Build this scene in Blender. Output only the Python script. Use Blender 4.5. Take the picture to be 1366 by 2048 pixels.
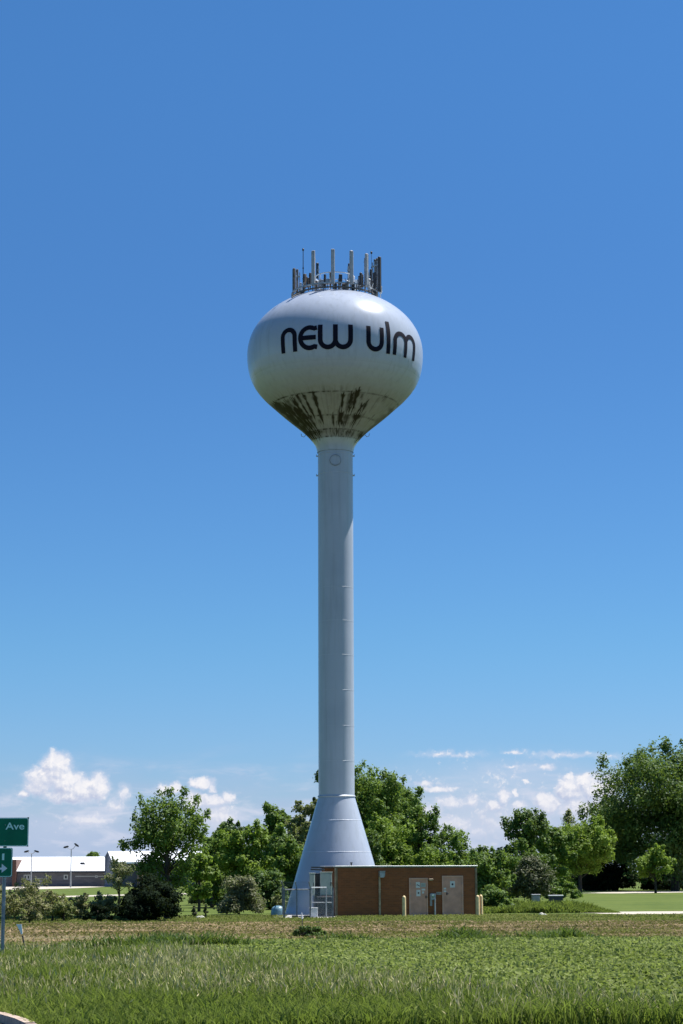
import bpy, math, random
import numpy as np
from mathutils import Vector
for o in list(bpy.data.objects): bpy.data.objects.remove(o)
SC = bpy.context.scene; COL = SC.collection
R = math.radians
# ---------------------------------------------------------------- camera
FPX = 4000.0; EYE = 2.5; PITCH = math.atan(721/FPX); ROLL = -0.0040
f0 = np.array([0, math.cos(PITCH), math.sin(PITCH)])
r0 = np.array([1.0, 0, 0]); u0 = np.array([0, -math.sin(PITCH), math.cos(PITCH)])
rr = r0*math.cos(ROLL)+u0*math.sin(ROLL); uu = -r0*math.sin(ROLL)+u0*math.cos(ROLL)
CAM = np.array([0, 0, EYE])
cd = bpy.data.cameras.new('camera'); co = bpy.data.objects.new('camera', cd); COL.objects.link(co)
cd.sensor_fit = 'VERTICAL'; cd.sensor_height = 24; cd.lens = FPX/2048*24; cd.clip_start = 0.5; cd.clip_end = 20000
from mathutils import Matrix
co.matrix_world = Matrix([[rr[i], uu[i], -f0[i], CAM[i]] for i in range(3)]+[[0, 0, 0, 1]])
SC.camera = co
SC.render.resolution_x = 683; SC.render.resolution_y = 1024
SC.render.engine = 'CYCLES'
SC.view_settings.view_transform = 'Standard'; SC.view_settings.look = 'None'
SC.view_settings.exposure = 0.9; SC.view_settings.gamma = 1.0
def ray(px, py): return f0+rr*((px-683)/FPX)+uu*((1024-py)/FPX)
def at(px, py, Y):
    d = ray(px, py); return CAM+d*(Y/d[1])
def ground(px, py):
    d = ray(px, py); return CAM+d*(-EYE/d[2])
def depth(P): return float(np.dot(np.array(P)-CAM, f0))
# ---------------------------------------------------------------- sun + sky
SUN_EL = R(64); SUN_AZ = R(65)     # azimuth clockwise from +Y (away from the camera) towards +X
sv = Vector((math.sin(SUN_AZ)*math.cos(SUN_EL), math.cos(SUN_AZ)*math.cos(SUN_EL), math.sin(SUN_EL)))
sl = bpy.data.lights.new('sun', 'SUN'); sl.energy = 5.0; sl.angle = R(0.5); sl.color = (1, .96, .9)
so = bpy.data.objects.new('sun', sl); COL.objects.link(so); so.location = (60, 60, 120)
so.rotation_euler = sv.to_track_quat('Z', 'Y').to_euler()
W = bpy.data.worlds.new('World'); SC.world = W; W.use_nodes = True
nt = W.node_tree; nt.nodes.clear()
class NT:
    def __init__(s, t): s.t = t
    def n(s, ty, **k):
        x = s.t.nodes.new(ty)
        for a, b in k.items(): setattr(x, a, b)
        return x
    def put(s, sock, v):
        if v is None: return
        if isinstance(v, bpy.types.NodeSocket): s.t.links.new(v, sock)
        else: sock.default_value = v
    def m(s, op, a, b=None, c=None, clamp=False):
        x = s.n('ShaderNodeMath', operation=op, use_clamp=clamp)
        for i, v in enumerate((a, b, c)): s.put(x.inputs[i], v)
        return x.outputs[0]
    def ss(s, v, a, b, lo=0., hi=1.):
        x = s.n('ShaderNodeMapRange', interpolation_type='SMOOTHSTEP')
        s.put(x.inputs[0], v); x.inputs[1].default_value = a; x.inputs[2].default_value = b
        x.inputs[3].default_value = lo; x.inputs[4].default_value = hi
        return x.outputs[0]
    def mix(s, f, a, b, blend='MIX'):
        x = s.n('ShaderNodeMix', data_type='RGBA', blend_type=blend)
        s.put(x.inputs[0], f); s.put(x.inputs[6], a); s.put(x.inputs[7], b)
        return x.outputs[2]
    def noise(s, vec, scale, detail=3, rough=.5, dist=0., out=0, lac=2.):
        x = s.n('ShaderNodeTexNoise'); s.put(x.inputs['Vector'], vec)
        x.inputs['Scale'].default_value = scale; x.inputs['Detail'].default_value = detail
        x.inputs['Roughness'].default_value = rough; x.inputs['Distortion'].default_value = dist
        x.inputs['Lacunarity'].default_value = lac
        return x.outputs[out]
    def xyz(s, a, b, c):
        x = s.n('ShaderNodeCombineXYZ')
        for i, v in enumerate((a, b, c)): s.put(x.inputs[i], v)
        return x.outputs[0]
def c4(c): return (c[0], c[1], c[2], 1)
def uv(px, py):
    d = ray(px, py); return d[0]/d[1]*FPX, d[2]/d[1]*FPX
g = bpy.data.node_groups.new('cloud_density', 'ShaderNodeTree')
g.interface.new_socket('P', in_out='INPUT', socket_type='NodeSocketVector')
g.interface.new_socket('D', in_out='OUTPUT', socket_type='NodeSocketFloat')
g.interface.new_socket('B', in_out='OUTPUT', socket_type='NodeSocketFloat')
G = NT(g); gi = G.n('NodeGroupInput'); go = G.n('NodeGroupOutput')
P0 = gi.outputs[0]
# heaped clouds low over the horizon: centre, half-size (in direction space), solidity
BL = [(112,1530,32,28,1.1),(92,1553,42,24,1.1),(75,1572,30,20,1),(135,1566,44,26,1.1),(165,1580,50,28,1.1),(197,1574,22,30,1.1),(48,1588,13,12,.75),(140,1592,60,16,1),
      (248,1586,16,22,.55),(185,1640,54,15,.7),(232,1612,26,20,.55),(150,1660,60,16,.3),
      (403,1566,28,12,1),(386,1564,12,9,.9),(424,1576,10,10,.7),(352,1576,14,12,.95),(328,1580,16,13,.95),(425,1602,46,15,.8),(455,1594,14,12,.8),(435,1635,50,30,.75),(385,1605,30,24,.8),
      (878,1577,44,8,.7),(846,1566,24,8,.6),(905,1606,50,18,.6),(945,1600,24,22,.6),(905,1650,60,26,.6),(860,1620,44,18,.55),(955,1660,46,20,.5),
      (985,1612,24,14,.7),(1007,1594,16,16,.95),(1030,1586,9,11,1),(1040,1610,22,12,.65),(1000,1650,40,20,.5),
      (1096,1606,27,22,1.15),(1140,1578,32,26,1.05),(1168,1562,24,18,.9),(1138,1556,12,12,.8),(1192,1580,50,38,.8),(1180,1618,80,26,.95),(1065,1640,50,24,.6),
      (1052,1562,9,6,.85),(1093,1535,22,8,.6),(1020,1532,26,6,.4),
      (900,1508,90,8,.38),(1130,1510,90,9,.42),(1030,1504,30,7,.5),(1210,1512,50,9,.38),(880,1507,14,5,.5),(985,1640,230,90,.37),(1010,1562,260,62,.27),(110,1650,170,60,.2)]
wz_ = G.n('ShaderNodeTexNoise'); G.put(wz_.inputs['Vector'], P0); wz_.inputs['Scale'].default_value = .05; wz_.inputs['Detail'].default_value = 4; wz_.inputs['Roughness'].default_value = .6
wv = G.n('ShaderNodeVectorMath', operation='SUBTRACT'); G.put(wv.inputs[0], wz_.outputs['Color']); wv.inputs[1].default_value = (.5, .5, .5)
wsx = G.n('ShaderNodeVectorMath', operation='MULTIPLY'); G.put(wsx.inputs[0], wv.outputs[0]); wsx.inputs[1].default_value = (30, 24, 0)
wa = G.n('ShaderNodeVectorMath', operation='ADD'); G.put(wa.inputs[0], P0); G.put(wa.inputs[1], wsx.outputs[0]); P = wa.outputs[0]
sx = G.n('ShaderNodeSeparateXYZ'); G.put(sx.inputs[0], P)
acc = None
for (bx, by, rx, ry, st) in BL:
    u, v = uv(bx, by)
    dx = G.m('MULTIPLY', G.m('SUBTRACT', sx.outputs[0], u), 1/rx); dy = G.m('MULTIPLY', G.m('SUBTRACT', sx.outputs[1], v), 1/ry)
    b = G.m('MULTIPLY', G.m('SUBTRACT', 1.32, G.m('SQRT', G.m('MULTIPLY_ADD', dx, dx, G.m('MULTIPLY', dy, dy)))), st)
    acc = b if acc is None else G.m('SMOOTH_MAX', acc, b, .15)
vo = G.n('ShaderNodeTexVoronoi', feature='F1'); G.put(vo.inputs['Vector'], P)
vo.inputs['Scale'].default_value = .085; vo.inputs['Detail'].default_value = 2; vo.inputs['Roughness'].default_value = .5
puff = G.m('SUBTRACT', .4, vo.outputs['Distance']); fb = G.m('SUBTRACT', G.noise(P0, .03, 6, .6), .5)
G.put(go.inputs[0], G.m('ADD', G.m('MINIMUM', acc, .8), G.m('ADD', G.m('MULTIPLY', puff, .45), G.m('MULTIPLY', fb, .8)))); G.put(go.inputs[1], acc)
w = NT(nt)
tc = w.n('ShaderNodeTexCoord'); sp = w.n('ShaderNodeSeparateXYZ'); w.put(sp.inputs[0], tc.outputs['Generated'])
yy = w.m('MAXIMUM', sp.outputs[1], .02)
U = w.m('MULTIPLY', w.m('DIVIDE', sp.outputs[0], yy), FPX); V = w.m('MULTIPLY', w.m('DIVIDE', sp.outputs[2], yy), FPX)
sky = w.n('ShaderNodeTexSky', sky_type='NISHITA', sun_disc=False)
sky.sun_elevation = SUN_EL; sky.sun_rotation = SUN_AZ; sky.air_density = 1.0; sky.dust_density = .12; sky.ozone_density = 2.2; sky.altitude = 250
hsv = w.n('ShaderNodeHueSaturation'); hsv.inputs['Saturation'].default_value = 1.12; w.put(hsv.inputs['Color'], sky.outputs[0])
vm = w.n('ShaderNodeVectorMath', operation='SCALE'); w.put(vm.inputs[0], hsv.outputs[0]); vm.inputs['Scale'].default_value = .105
wb = w.n('ShaderNodeVectorMath', operation='MULTIPLY'); w.put(wb.inputs[0], vm.outputs[0]); wb.inputs[1].default_value = (.60, .96, 1.22)
low = w.mix(w.ss(V, 1000, 1900), (.80, .82, .89, 1), (.94, .98, 1.0, 1))
low = w.mix(w.ss(V, 150, 500), (.84, .75, .92, 1), low)
skyc = w.mix(1.0, wb.outputs[0], low, 'MULTIPLY')
# pale summer haze and thin cloud sheets low over the horizon
hzn = w.noise(w.xyz(w.m('MULTIPLY', U, .22), V, 0), .016, 5, .55, .6)
edge = w.m('ADD', V, w.m('MULTIPLY', w.m('SUBTRACT', hzn, .5), -170))
hazef = w.m('MULTIPLY', w.ss(edge, 40, 250, 1, 0), .9)
base = w.mix(hazef, skyc, (.45, .55, .76, 1))
veil = w.m('MULTIPLY', w.ss(w.noise(w.xyz(w.m('MULTIPLY', U, .3), V, 3), .03, 5, .6, .4), .46, .72), w.ss(edge, 120, 235, .7, 0))
colr = w.mix(veil, base, (.70, .73, .86, 1))
Pv = w.xyz(U, V, 0)
def grp(du, dv):
    x = w.n('ShaderNodeGroup'); x.node_tree = g; w.put(x.inputs[0], w.xyz(w.m('ADD', U, du), w.m('ADD', V, dv), 0)); return x.outputs
G1 = grp(0., 0.); G2 = grp(4., 7.); G3 = grp(12., 20.)
al = w.ss(G1[0], .04, .38)
lit = w.m('ADD', .58, w.m('ADD', w.m('MULTIPLY', w.m('SUBTRACT', G1[0], G2[0]), .95), w.m('MULTIPLY', w.m('SUBTRACT', G1[1], G3[1]), .62)), clamp=True)
solid = w.ss(G1[0], .1, .85)
cc = w.mix(lit, (.43, .50, .70, 1), (.96, .94, .955, 1))
cc = w.mix(w.ss(V, 60, 190, .45, 0), cc, (.50, .57, .76, 1))
al2 = w.m('MULTIPLY', al, w.m('ADD', .35, w.m('MULTIPLY', solid, .65)))
soft = w.m('MULTIPLY', w.ss(G1[1], .0, .75), .85)
colc = w.mix(al2, w.mix(soft, colr, (.68, .72, .86, 1)), cc)
bg = w.n('ShaderNodeBackground'); w.put(bg.inputs[0], colr); bg2 = w.n('ShaderNodeBackground'); w.put(bg2.inputs[0], colc)
band = w.m('MULTIPLY', w.m('MULTIPLY', w.m('LESS_THAN', V, 330.), w.m('GREATER_THAN', V, 0.)), w.m('MULTIPLY', w.m('GREATER_THAN', sp.outputs[1], .3), w.m('LESS_THAN', w.m('ABSOLUTE', U), 900.)))
for q_ in (bg, bg2): q_.inputs[1].default_value = 2**-.9
mxs = w.n('ShaderNodeMixShader'); w.put(mxs.inputs[0], band); nt.links.new(bg.outputs[0], mxs.inputs[1]); nt.links.new(bg2.outputs[0], mxs.inputs[2])
wo = w.n('ShaderNodeOutputWorld'); nt.links.new(mxs.outputs[0], wo.inputs[0])
# ---------------------------------------------------------------- helpers
def newmat(name):
    m = bpy.data.materials.new(name); m.use_nodes = True
    t = m.node_tree; b = t.nodes['Principled BSDF']; return m, NT(t), b
def mat(name, col, rough=.7, var=.12, scale=3., metal=0., bump=0., spec=.5, col2=None, stretch=None):
    m, t, b = newmat(name)
    tcx = t.n('ShaderNodeTexCoord'); v = tcx.outputs['Object']
    if stretch:
        mp = t.n('ShaderNodeMapping'); t.put(mp.inputs[0], v); mp.inputs['Scale'].default_value = stretch; v = mp.outputs[0]
    nz = t.noise(v, scale, 5, .6)
    c2 = col2 or tuple(max(0, x*(1-var*2)) for x in col)
    t.put(b.inputs['Base Color'], t.mix(t.ss(nz, .3, .7), c4(c2), c4(tuple(min(1, x*(1+var*.5)) for x in col))))
    b.inputs['Roughness'].default_value = rough; b.inputs['Metallic'].default_value = metal
    b.inputs['Specular IOR Level'].default_value = spec
    if bump:
        bp = t.n('ShaderNodeBump'); bp.inputs['Strength'].default_value = bump; bp.inputs['Distance'].default_value = .02
        t.put(bp.inputs['Height'], t.noise(v, scale*6, 4)); t.put(b.inputs['Normal'], bp.outputs[0])
    return m
def tag(o, label=None, cat=None, group=None, kind=None):
    if label: o['label'] = label
    if cat: o['category'] = cat
    if group: o['group'] = group
    if kind: o['kind'] = kind
    return o
def empty(name, loc, label=None, cat=None, rz=0, group=None):
    o = bpy.data.objects.new(name, None); COL.objects.link(o); o.location = tuple(float(v) for v in loc); o.rotation_euler.z = rz
    return tag(o, label, cat, group)
def mesh_np(name, V, F, mt, parent=None, fattr=None, vattr=None, smooth=False, loc=None):
    V = np.asarray(V, dtype=np.float32); me = bpy.data.meshes.new(name)
    if isinstance(F, np.ndarray):
        n, k = F.shape
        me.vertices.add(len(V)); me.vertices.foreach_set('co', V.ravel())
        me.loops.add(n*k); me.loops.foreach_set('vertex_index', F.astype(np.int32).ravel())
        me.polygons.add(n); me.polygons.foreach_set('loop_start', np.arange(0, n*k, k, dtype=np.int32))
        me.update(calc_edges=True)
    else:
        me.from_pydata([tuple(map(float, v)) for v in V], [], F); me.update()
    if fattr is not None:
        a = me.attributes.new('tint', 'FLOAT', 'FACE'); a.data.foreach_set('value', np.asarray(fattr, dtype=np.float32))
    if vattr is not None:
        for k_, arr in vattr.items():
            a = me.attributes.new(k_, 'FLOAT', 'POINT'); a.data.foreach_set('value', np.asarray(arr, dtype=np.float32))
    if smooth: me.polygons.foreach_set('use_smooth', np.ones(len(me.polygons), dtype=bool))
    me.materials.append(mt)
    o = bpy.data.objects.new(name, me); COL.objects.link(o)
    if parent is not None: o.parent = parent
    if loc is not None: o.location = tuple(float(v) for v in loc)
    return o
class MB:
    def __init__(s): s.v = []; s.f = []
    def add(s, V, F):
        n = len(s.v); s.v += [tuple(map(float, x)) for x in V]; s.f += [tuple(i+n for i in q) for q in F]; return s
    def box(s, x0, x1, y0, y1, z0, z1, bev=0.):
        if bev <= 0:
            V = [(x, y, z) for z in (z0, z1) for y in (y0, y1) for x in (x0, x1)]
            return s.add(V, [(0,2,3,1),(4,5,7,6),(0,1,5,4),(2,6,7,3),(0,4,6,2),(1,3,7,5)])
        b = bev; rings = []
        for z, i in ((z0, b), (z0+b, 0), (z1-b, 0), (z1, b)):
            X0, X1, Y0, Y1 = x0+i, x1-i, y0+i, y1-i
            rings.append([(X0+b,Y0,z),(X1-b,Y0,z),(X1,Y0+b,z),(X1,Y1-b,z),(X1-b,Y1,z),(X0+b,Y1,z),(X0,Y1-b,z),(X0,Y0+b,z)])
        V = [p for r_ in rings for p in r_]; F = [tuple(range(7, -1, -1)), tuple(range(24, 32))]
        for k in range(3):
            for i in range(8): j = (i+1) % 8; F.append((k*8+i, k*8+j, k*8+8+j, k*8+8+i))
        return s.add(V, F)
    def tube(s, pts, rad, seg=8, cap=True):
        pts = [Vector(p) for p in pts]; n = len(pts)
        rads = rad if isinstance(rad, (list, tuple)) else [rad]*n
        V = []; 
        for i, p in enumerate(pts):
            d = (pts[min(i+1, n-1)]-pts[max(i-1, 0)]).normalized()
            a = d.orthogonal().normalized() if i == 0 else (a-d*a.dot(d)).normalized()
            b = d.cross(a)
            for k in range(seg):
                t = 2*math.pi*k/seg; V.append(p+(a*math.cos(t)+b*math.sin(t))*rads[i])
        F = []
        for i in range(n-1):
            for k in range(seg):
                j = (k+1) % seg; F.append((i*seg+k, i*seg+j, i*seg+seg+j, i*seg+seg+k))
        if cap: F += [tuple(range(seg-1, -1, -1)), tuple(range((n-1)*seg, n*seg))]
        return s.add(V, F)
    def lathe(s, prof, seg=48, cx=0, cy=0, closed=False):
        V = []; F = []; n = len(prof)
        for r_, z in prof:
            for k in range(seg):
                t = 2*math.pi*k/seg; V.append((cx+r_*math.sin(t), cy-r_*math.cos(t), z))
        for i in range(n if closed else n-1):
            i2 = (i+1) % n
            for k in range(seg):
                j = (k+1) % seg; F.append((i*seg+k, i*seg+j, i2*seg+j, i2*seg+k))
        return s.add(V, F)
    def prism(s, poly, y0, y1):     # poly in x,z extruded along y
        n = len(poly); V = [(x, y0, z) for x, z in poly]+[(x, y1, z) for x, z in poly]
        F = [tuple(range(n)), tuple(range(2*n-1, n-1, -1))]+[(i, i+n, (i+1) % n+n, (i+1) % n) for i in range(n)]
        return s.add(V, F)
    def build(s, name, mt, parent=None, smooth=False, loc=None):
        return mesh_np(name, s.v, s.f, mt, parent, smooth=smooth, loc=loc)
def text_mesh(body, size, depth_=.004):
    cu = bpy.data.curves.new('t', 'FONT'); cu.body = body; cu.size = size; cu.extrude = depth_; cu.offset = size*.012; cu.resolution_u = 4
    o = bpy.data.objects.new('t', cu); COL.objects.link(o); bpy.context.view_layer.update()
    dg = bpy.context.evaluated_depsgraph_get(); me = bpy.data.meshes.new_from_object(o.evaluated_get(dg))
    bpy.data.objects.remove(o); V = np.array([v.co[:] for v in me.vertices]); F = [tuple(p.vertices) for p in me.polygons]
    bpy.data.meshes.remove(me); return V, F
rng = np.random.default_rng(7)
# foliage material: every leaf carries its own tint
def leafmat(name, dark, light, trans=.3, rough=.6, spec=.3):
    m, t, b = newmat(name)
    at_ = t.n('ShaderNodeAttribute', attribute_name='tint')
    cr = t.n('ShaderNodeValToRGB'); t.put(cr.inputs[0], at_.outputs['Fac'])
    cr.color_ramp.elements[0].color = c4(dark); cr.color_ramp.elements[1].color = c4(light)
    b.inputs['Roughness'].default_value = rough; b.inputs['Specular IOR Level'].default_value = spec
    t.put(b.inputs['Base Color'], cr.outputs[0])
    tr = t.n('ShaderNodeBsdfTranslucent'); t.put(tr.inputs[0], t.mix(.45, cr.outputs[0], (.26, .36, .04, 1)))
    ms = t.n('ShaderNodeMixShader'); ms.inputs[0].default_value = trans
    t.t.links.new(b.outputs[0], ms.inputs[1]); t.t.links.new(tr.outputs[0], ms.inputs[2])
    t.t.links.new(ms.outputs[0], t.t.nodes['Material Output'].inputs[0])
    return m
# ---------------------------------------------------------------- the ground
def sheetmat(name, cols, scale, stretch=(1, 1, 1), rough=.95, bump=.4, fine=9., finew=.5):
    m, t, b = newmat(name); ge = t.n('ShaderNodeNewGeometry')
    mp = t.n('ShaderNodeMapping'); t.put(mp.inputs[0], ge.outputs['Position']); mp.inputs['Scale'].default_value = stretch
    n1 = t.noise(mp.outputs[0], scale, 6, .62, .4); n2 = t.noise(mp.outputs[0], scale*fine, 4, .65)
    f = t.m('ADD', t.m('MULTIPLY', n1, 1-finew), t.m('MULTIPLY', n2, finew))
    cr = t.n('ShaderNodeValToRGB'); t.put(cr.inputs[0], f); e = cr.color_ramp.elements
    e[0].position = .36; e[0].color = c4(cols[0]); e[1].position = .64; e[1].color = c4(cols[-1])
    for i, c in enumerate(cols[1:-1]): x = e.new(.36+.28*(i+1)/(len(cols)-1)); x.color = c4(c)
    t.put(b.inputs['Base Color'], cr.outputs[0]); b.inputs['Roughness'].default_value = rough; b.inputs['Specular IOR Level'].default_value = .15
    bp = t.n('ShaderNodeBump'); bp.inputs['Strength'].default_value = bump; bp.inputs['Distance'].default_value = .06
    t.put(bp.inputs['Height'], n2); t.put(b.inputs['Normal'], bp.outputs[0]); return m
M_lawn = sheetmat('lawn', [(.045, .075, .012), (.075, .105, .017), (.10, .13, .026)], .12, fine=14)
M_mown = sheetmat('mown', [(.075, .085, .03), (.15, .125, .065), (.25, .19, .12)], .22, (.35, 1, 1), fine=8)
M_soil = sheetmat('soil', [(.04, .035, .02), (.09, .075, .035), (.16, .12, .07)], .5, fine=10)
M_verge = sheetmat('verge', [(.02, .035, .01), (.035, .06, .016), (.07, .07, .03)], .6, fine=10)
M_gravel = sheetmat('gravel', [(.3, .27, .22), (.42, .38, .32), (.5, .46, .4)], .4, fine=20)
M_asph = sheetmat('asphalt', [(.04, .04, .042), (.06, .06, .06)], 2., fine=12)
def sheet(name, pts, z, mt, kind='structure', jit=0.):
    P_ = []
    n = len(pts)
    for i in range(n):
        a = np.array(pts[i][:2], float); b = np.array(pts[(i+1) % n][:2], float); k = max(1, int(np.linalg.norm(b-a)/1.2)) if jit else 1
        k = min(k, 80)
        for j in range(k):
            q = a+(b-a)*j/k
            if jit: q = q+rng.normal(0, jit, 2)
            P_.append((q[0], q[1], z))
    return tag(mesh_np(name, P_, [tuple(range(len(P_)))], mt), kind=kind)
gv = []; 
sheet('ground', [(-3000, -40), (3000, -40), (3000, 6000), (-3000, 6000)], 0, M_lawn)
def gp(px, py): p = ground(px, py); return (p[0], p[1])
# field, mown strip, verge
MOWN = [(-34, 101), (-6, 101.5), (5, 101), (40, 101), (46, 66), (-34, 66)]
sheet('mown_field', MOWN, .004, M_mown, jit=.25)
BORD = [gp(0, 1921), gp(200, 1917), gp(360, 1914), gp(500, 1938), gp(683, 1972), gp(1000, 2004), gp(1366, 2034)]
CROP = [gp(300, 1894), gp(683, 1889), gp(1366, 1878), gp(1560, 1876), gp(1700, 2060)]+BORD[:1:-1]
sheet('crop_field', CROP, .008, M_soil, jit=.15)
VERGE = [gp(-260, 1925)]+BORD+[gp(1700, 2060), gp(1700, 2200), gp(900, 2148), gp(420, 2128), gp(110, 2083), gp(40, 2051), gp(0, 2039), gp(-60, 2019), gp(-150, 1976), gp(-300, 1928)]
sheet('verge', VERGE, .012, M_verge, jit=.1)
sheet('road', [gp(-60, 2024), gp(0, 2044), gp(40, 2056), gp(110, 2088), gp(420, 2133), gp(900, 2153), (60, 29.3), (60, 18), (-60, 18), (-60, 70), (-16, 62), gp(-300, 1933), gp(-150, 1981)], .004, M_asph)
sheet('gravel_drive', [gp(1160, 1826), gp(1220, 1823.8), gp(1366, 1822.5), gp(1560, 1821), gp(1560, 1827), gp(1366, 1828), gp(1250, 1828.6)], .008, M_gravel, jit=.12)
sheet('park_path', [gp(1122, 1786.5), gp(1250, 1783.5), gp(1366, 1781.5), gp(1600, 1779), gp(1600, 1782.5), gp(1366, 1785), gp(1250, 1786.8)], .008, M_gravel)
sheet('gravel_road', [gp(-80, 1769), gp(60, 1768.5), gp(240, 1765), gp(420, 1764), gp(420, 1770), gp(240, 1772.5), gp(150, 1776.5), gp(60, 1779), gp(-80, 1780)], .008, M_gravel)
sheet('footpath', [gp(95, 1793), gp(215, 1789.5), gp(460, 1784.5), gp(460, 1786.5), gp(215, 1792), gp(95, 1795.5)], .008, M_gravel)
sheet('concrete_pad', [(-3.9, 113.3), (-.8, 114.2), (-.3, 117.2), (3.4, 121), (3.4, 127.5), (-3.9, 127.5)], .02, mat('pad_concrete', (.42, .41, .39), .9, .1))
# kerb of concrete lengths along the road corner
M_kerb = mat('kerb_concrete', (.46, .35, .28), .9, .2, 6., bump=.3)
kp = [Vector((*gp(a_q, b_q), 0)) for a_q, b_q in ((-300, 1934), (-150, 1984), (-60, 2021), (0, 2041), (40, 2053), (110, 2085), (420, 2130), (900, 2150))]
kb = MB()
for a, b in zip(kp[:-1], kp[1:]):
    L = (b-a).length; n = max(1, round(L/1.2)); d = (b-a).normalized(); nn = Vector((d.y, -d.x, 0))
    for i in range(n):
        p = a+d*(L*i/n+.02); q = a+d*(L*(i+1)/n-.02); h = .13+random.Random(i*7).uniform(-.015, .015)
        V = []
        for e in (p, q):
            for (o_, z_) in ((-.11, 0), (-.10, h), (.07, h), (.11, h-.04), (.13, 0)): V.append(e-nn*o_+Vector((0, 0, z_)))
        kb.add(V, [(0,1,2,3,4), (9,8,7,6,5)]+[(i_, i_+5, (i_+1) % 5+5, (i_+1) % 5) for i_ in range(5)])
ko = kb.build('kerb', M_kerb); tag(ko, kind='structure')
# ---------------------------------------------------------------- water tower
TY = 124.0
TX = float(at(673.6, 1735, TY)[0])
def TP(px, py):
    return at(px, py, TY)
M_tower, t, b = newmat('tower_paint')
ge = t.n('ShaderNodeTexCoord'); nz = t.noise(ge.outputs['Object'], .35, 4, .5)
mp = t.n('ShaderNodeMapping'); t.put(mp.inputs[0], ge.outputs['Object']); mp.inputs['Scale'].default_value = (3, 3, .15)
nz2 = t.noise(mp.outputs[0], 1.2, 5, .6)
paint = t.mix(t.ss(nz, .35, .65), (.34, .38, .455, 1), (.38, .42, .495, 1))
paint = t.mix(t.ss(nz2, .45, .72, 0, .5), paint, (.29, .32, .36, 1))
st = t.n('ShaderNodeAttribute', attribute_name='stain'); dt = t.n('ShaderNodeAttribute', attribute_name='dirt')
mp2 = t.n('ShaderNodeMapping'); t.put(mp2.inputs[0], ge.outputs['Object']); mp2.inputs['Scale'].default_value = (1, 1, .5)
n3 = t.noise(mp2.outputs[0], 3.2, 6, .7)
paint = t.mix(t.m('MULTIPLY', dt.outputs['Fac'], t.ss(n3, .2, .8, .75, 1.)), paint, (.19, .165, .14, 1))
sf = t.m('MULTIPLY', st.outputs['Fac'], t.ss(n3, .28, .6, .8, 1.4), clamp=True)
scol = t.mix(t.ss(t.noise(ge.outputs['Object'], 1.1, 3), .4, .6), (.015, .009, .005, 1), (.017, .014, .006, 1))
t.put(b.inputs['Base Color'], t.mix(sf, paint, scol))
t.put(b.inputs['Roughness'], t.ss(dt.outputs['Fac'], 0, .6, .23, .75)); b.inputs['Specular IOR Level'].default_value = .28
bp = t.n('ShaderNodeBump'); bp.inputs['Strength'].default_value = .12; bp.inputs['Distance'].default_value = .05
t.put(bp.inputs['Height'], t.noise(ge.outputs['Object'], .9, 2)); t.put(b.inputs['Normal'], bp.outputs[0])
M_black = mat('letter_paint', (.004, .004, .014), .75, .1, spec=.15)
M_galv = mat('galvanised', (.38, .40, .42), .45, .2, 5., metal=.6)
M_dsteel = mat('dark_steel', (.035, .038, .045), .6, .2, 5.)
M_ant = mat('antenna_grey', (.35, .36, .38), .5, .1, 3.)
M_brownsteel = mat('weathered_steel', (.14, .12, .11), .7, .3, 6.)
M_white = mat('white_paint', (.72, .73, .74), .5, .08, 4.)
tower = empty('water_tower', (TX, TY, 0), 'tall pale blue-white water tower with a bulbous tank lettered new ulm on a slender shaft', 'water tower')
def zr(py, hw):
    P_ = at(673, py, TY); return hw*depth(P_)/FPX, float(P_[2])
zk = zr(1593, 36)[1]
SR = 36.1*depth((0, TY, zk))/FPX           # shaft radius
BR = 104*depth((0, TY, 0))/FPX
mb = MB(); mb.lathe([(BR+.12, .02), (BR+.12, .10), (BR, .10)]+[(BR+(SR-BR)*i/12, .10+(zk-.10)*i/12) for i in range(1, 13)], 96)
mb.build('flared_base', M_tower, tower, True)
ze = zr(712, 175)[1]; a_ = zr(712, 175.5)[0]; b_ = 4.12
zn = zr(906, 36)[1]
zs = list(np.linspace(zk, zn, 40))
mb = MB(); mb.lathe([(SR, z) for z in zs], 96); mb.build('shaft', M_tower, tower, True)
# tank profile
prof_pts = [(906, 36.2), (900, 37), (893, 39), (884, 45), (874, 53.5), (862, 66), (832, 103), (800, 139), (786, 152), (772, 162), (756, 169.5), (740, 173.5), (724, 175.3)]
zz = []; rad = []
for py, hw in prof_pts: r_, z_ = zr(py, hw); zz.append(z_); rad.append(r_)
for i in range(0, 40):
    th = (math.pi/2)*i/39; zz.append(ze+b_*math.sin(th)**.97 if i else ze); rad.append(max(.0, a_*math.cos(th)) if i < 39 else 0.0)
zz = np.array(zz); rad = np.array(rad)
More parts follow.
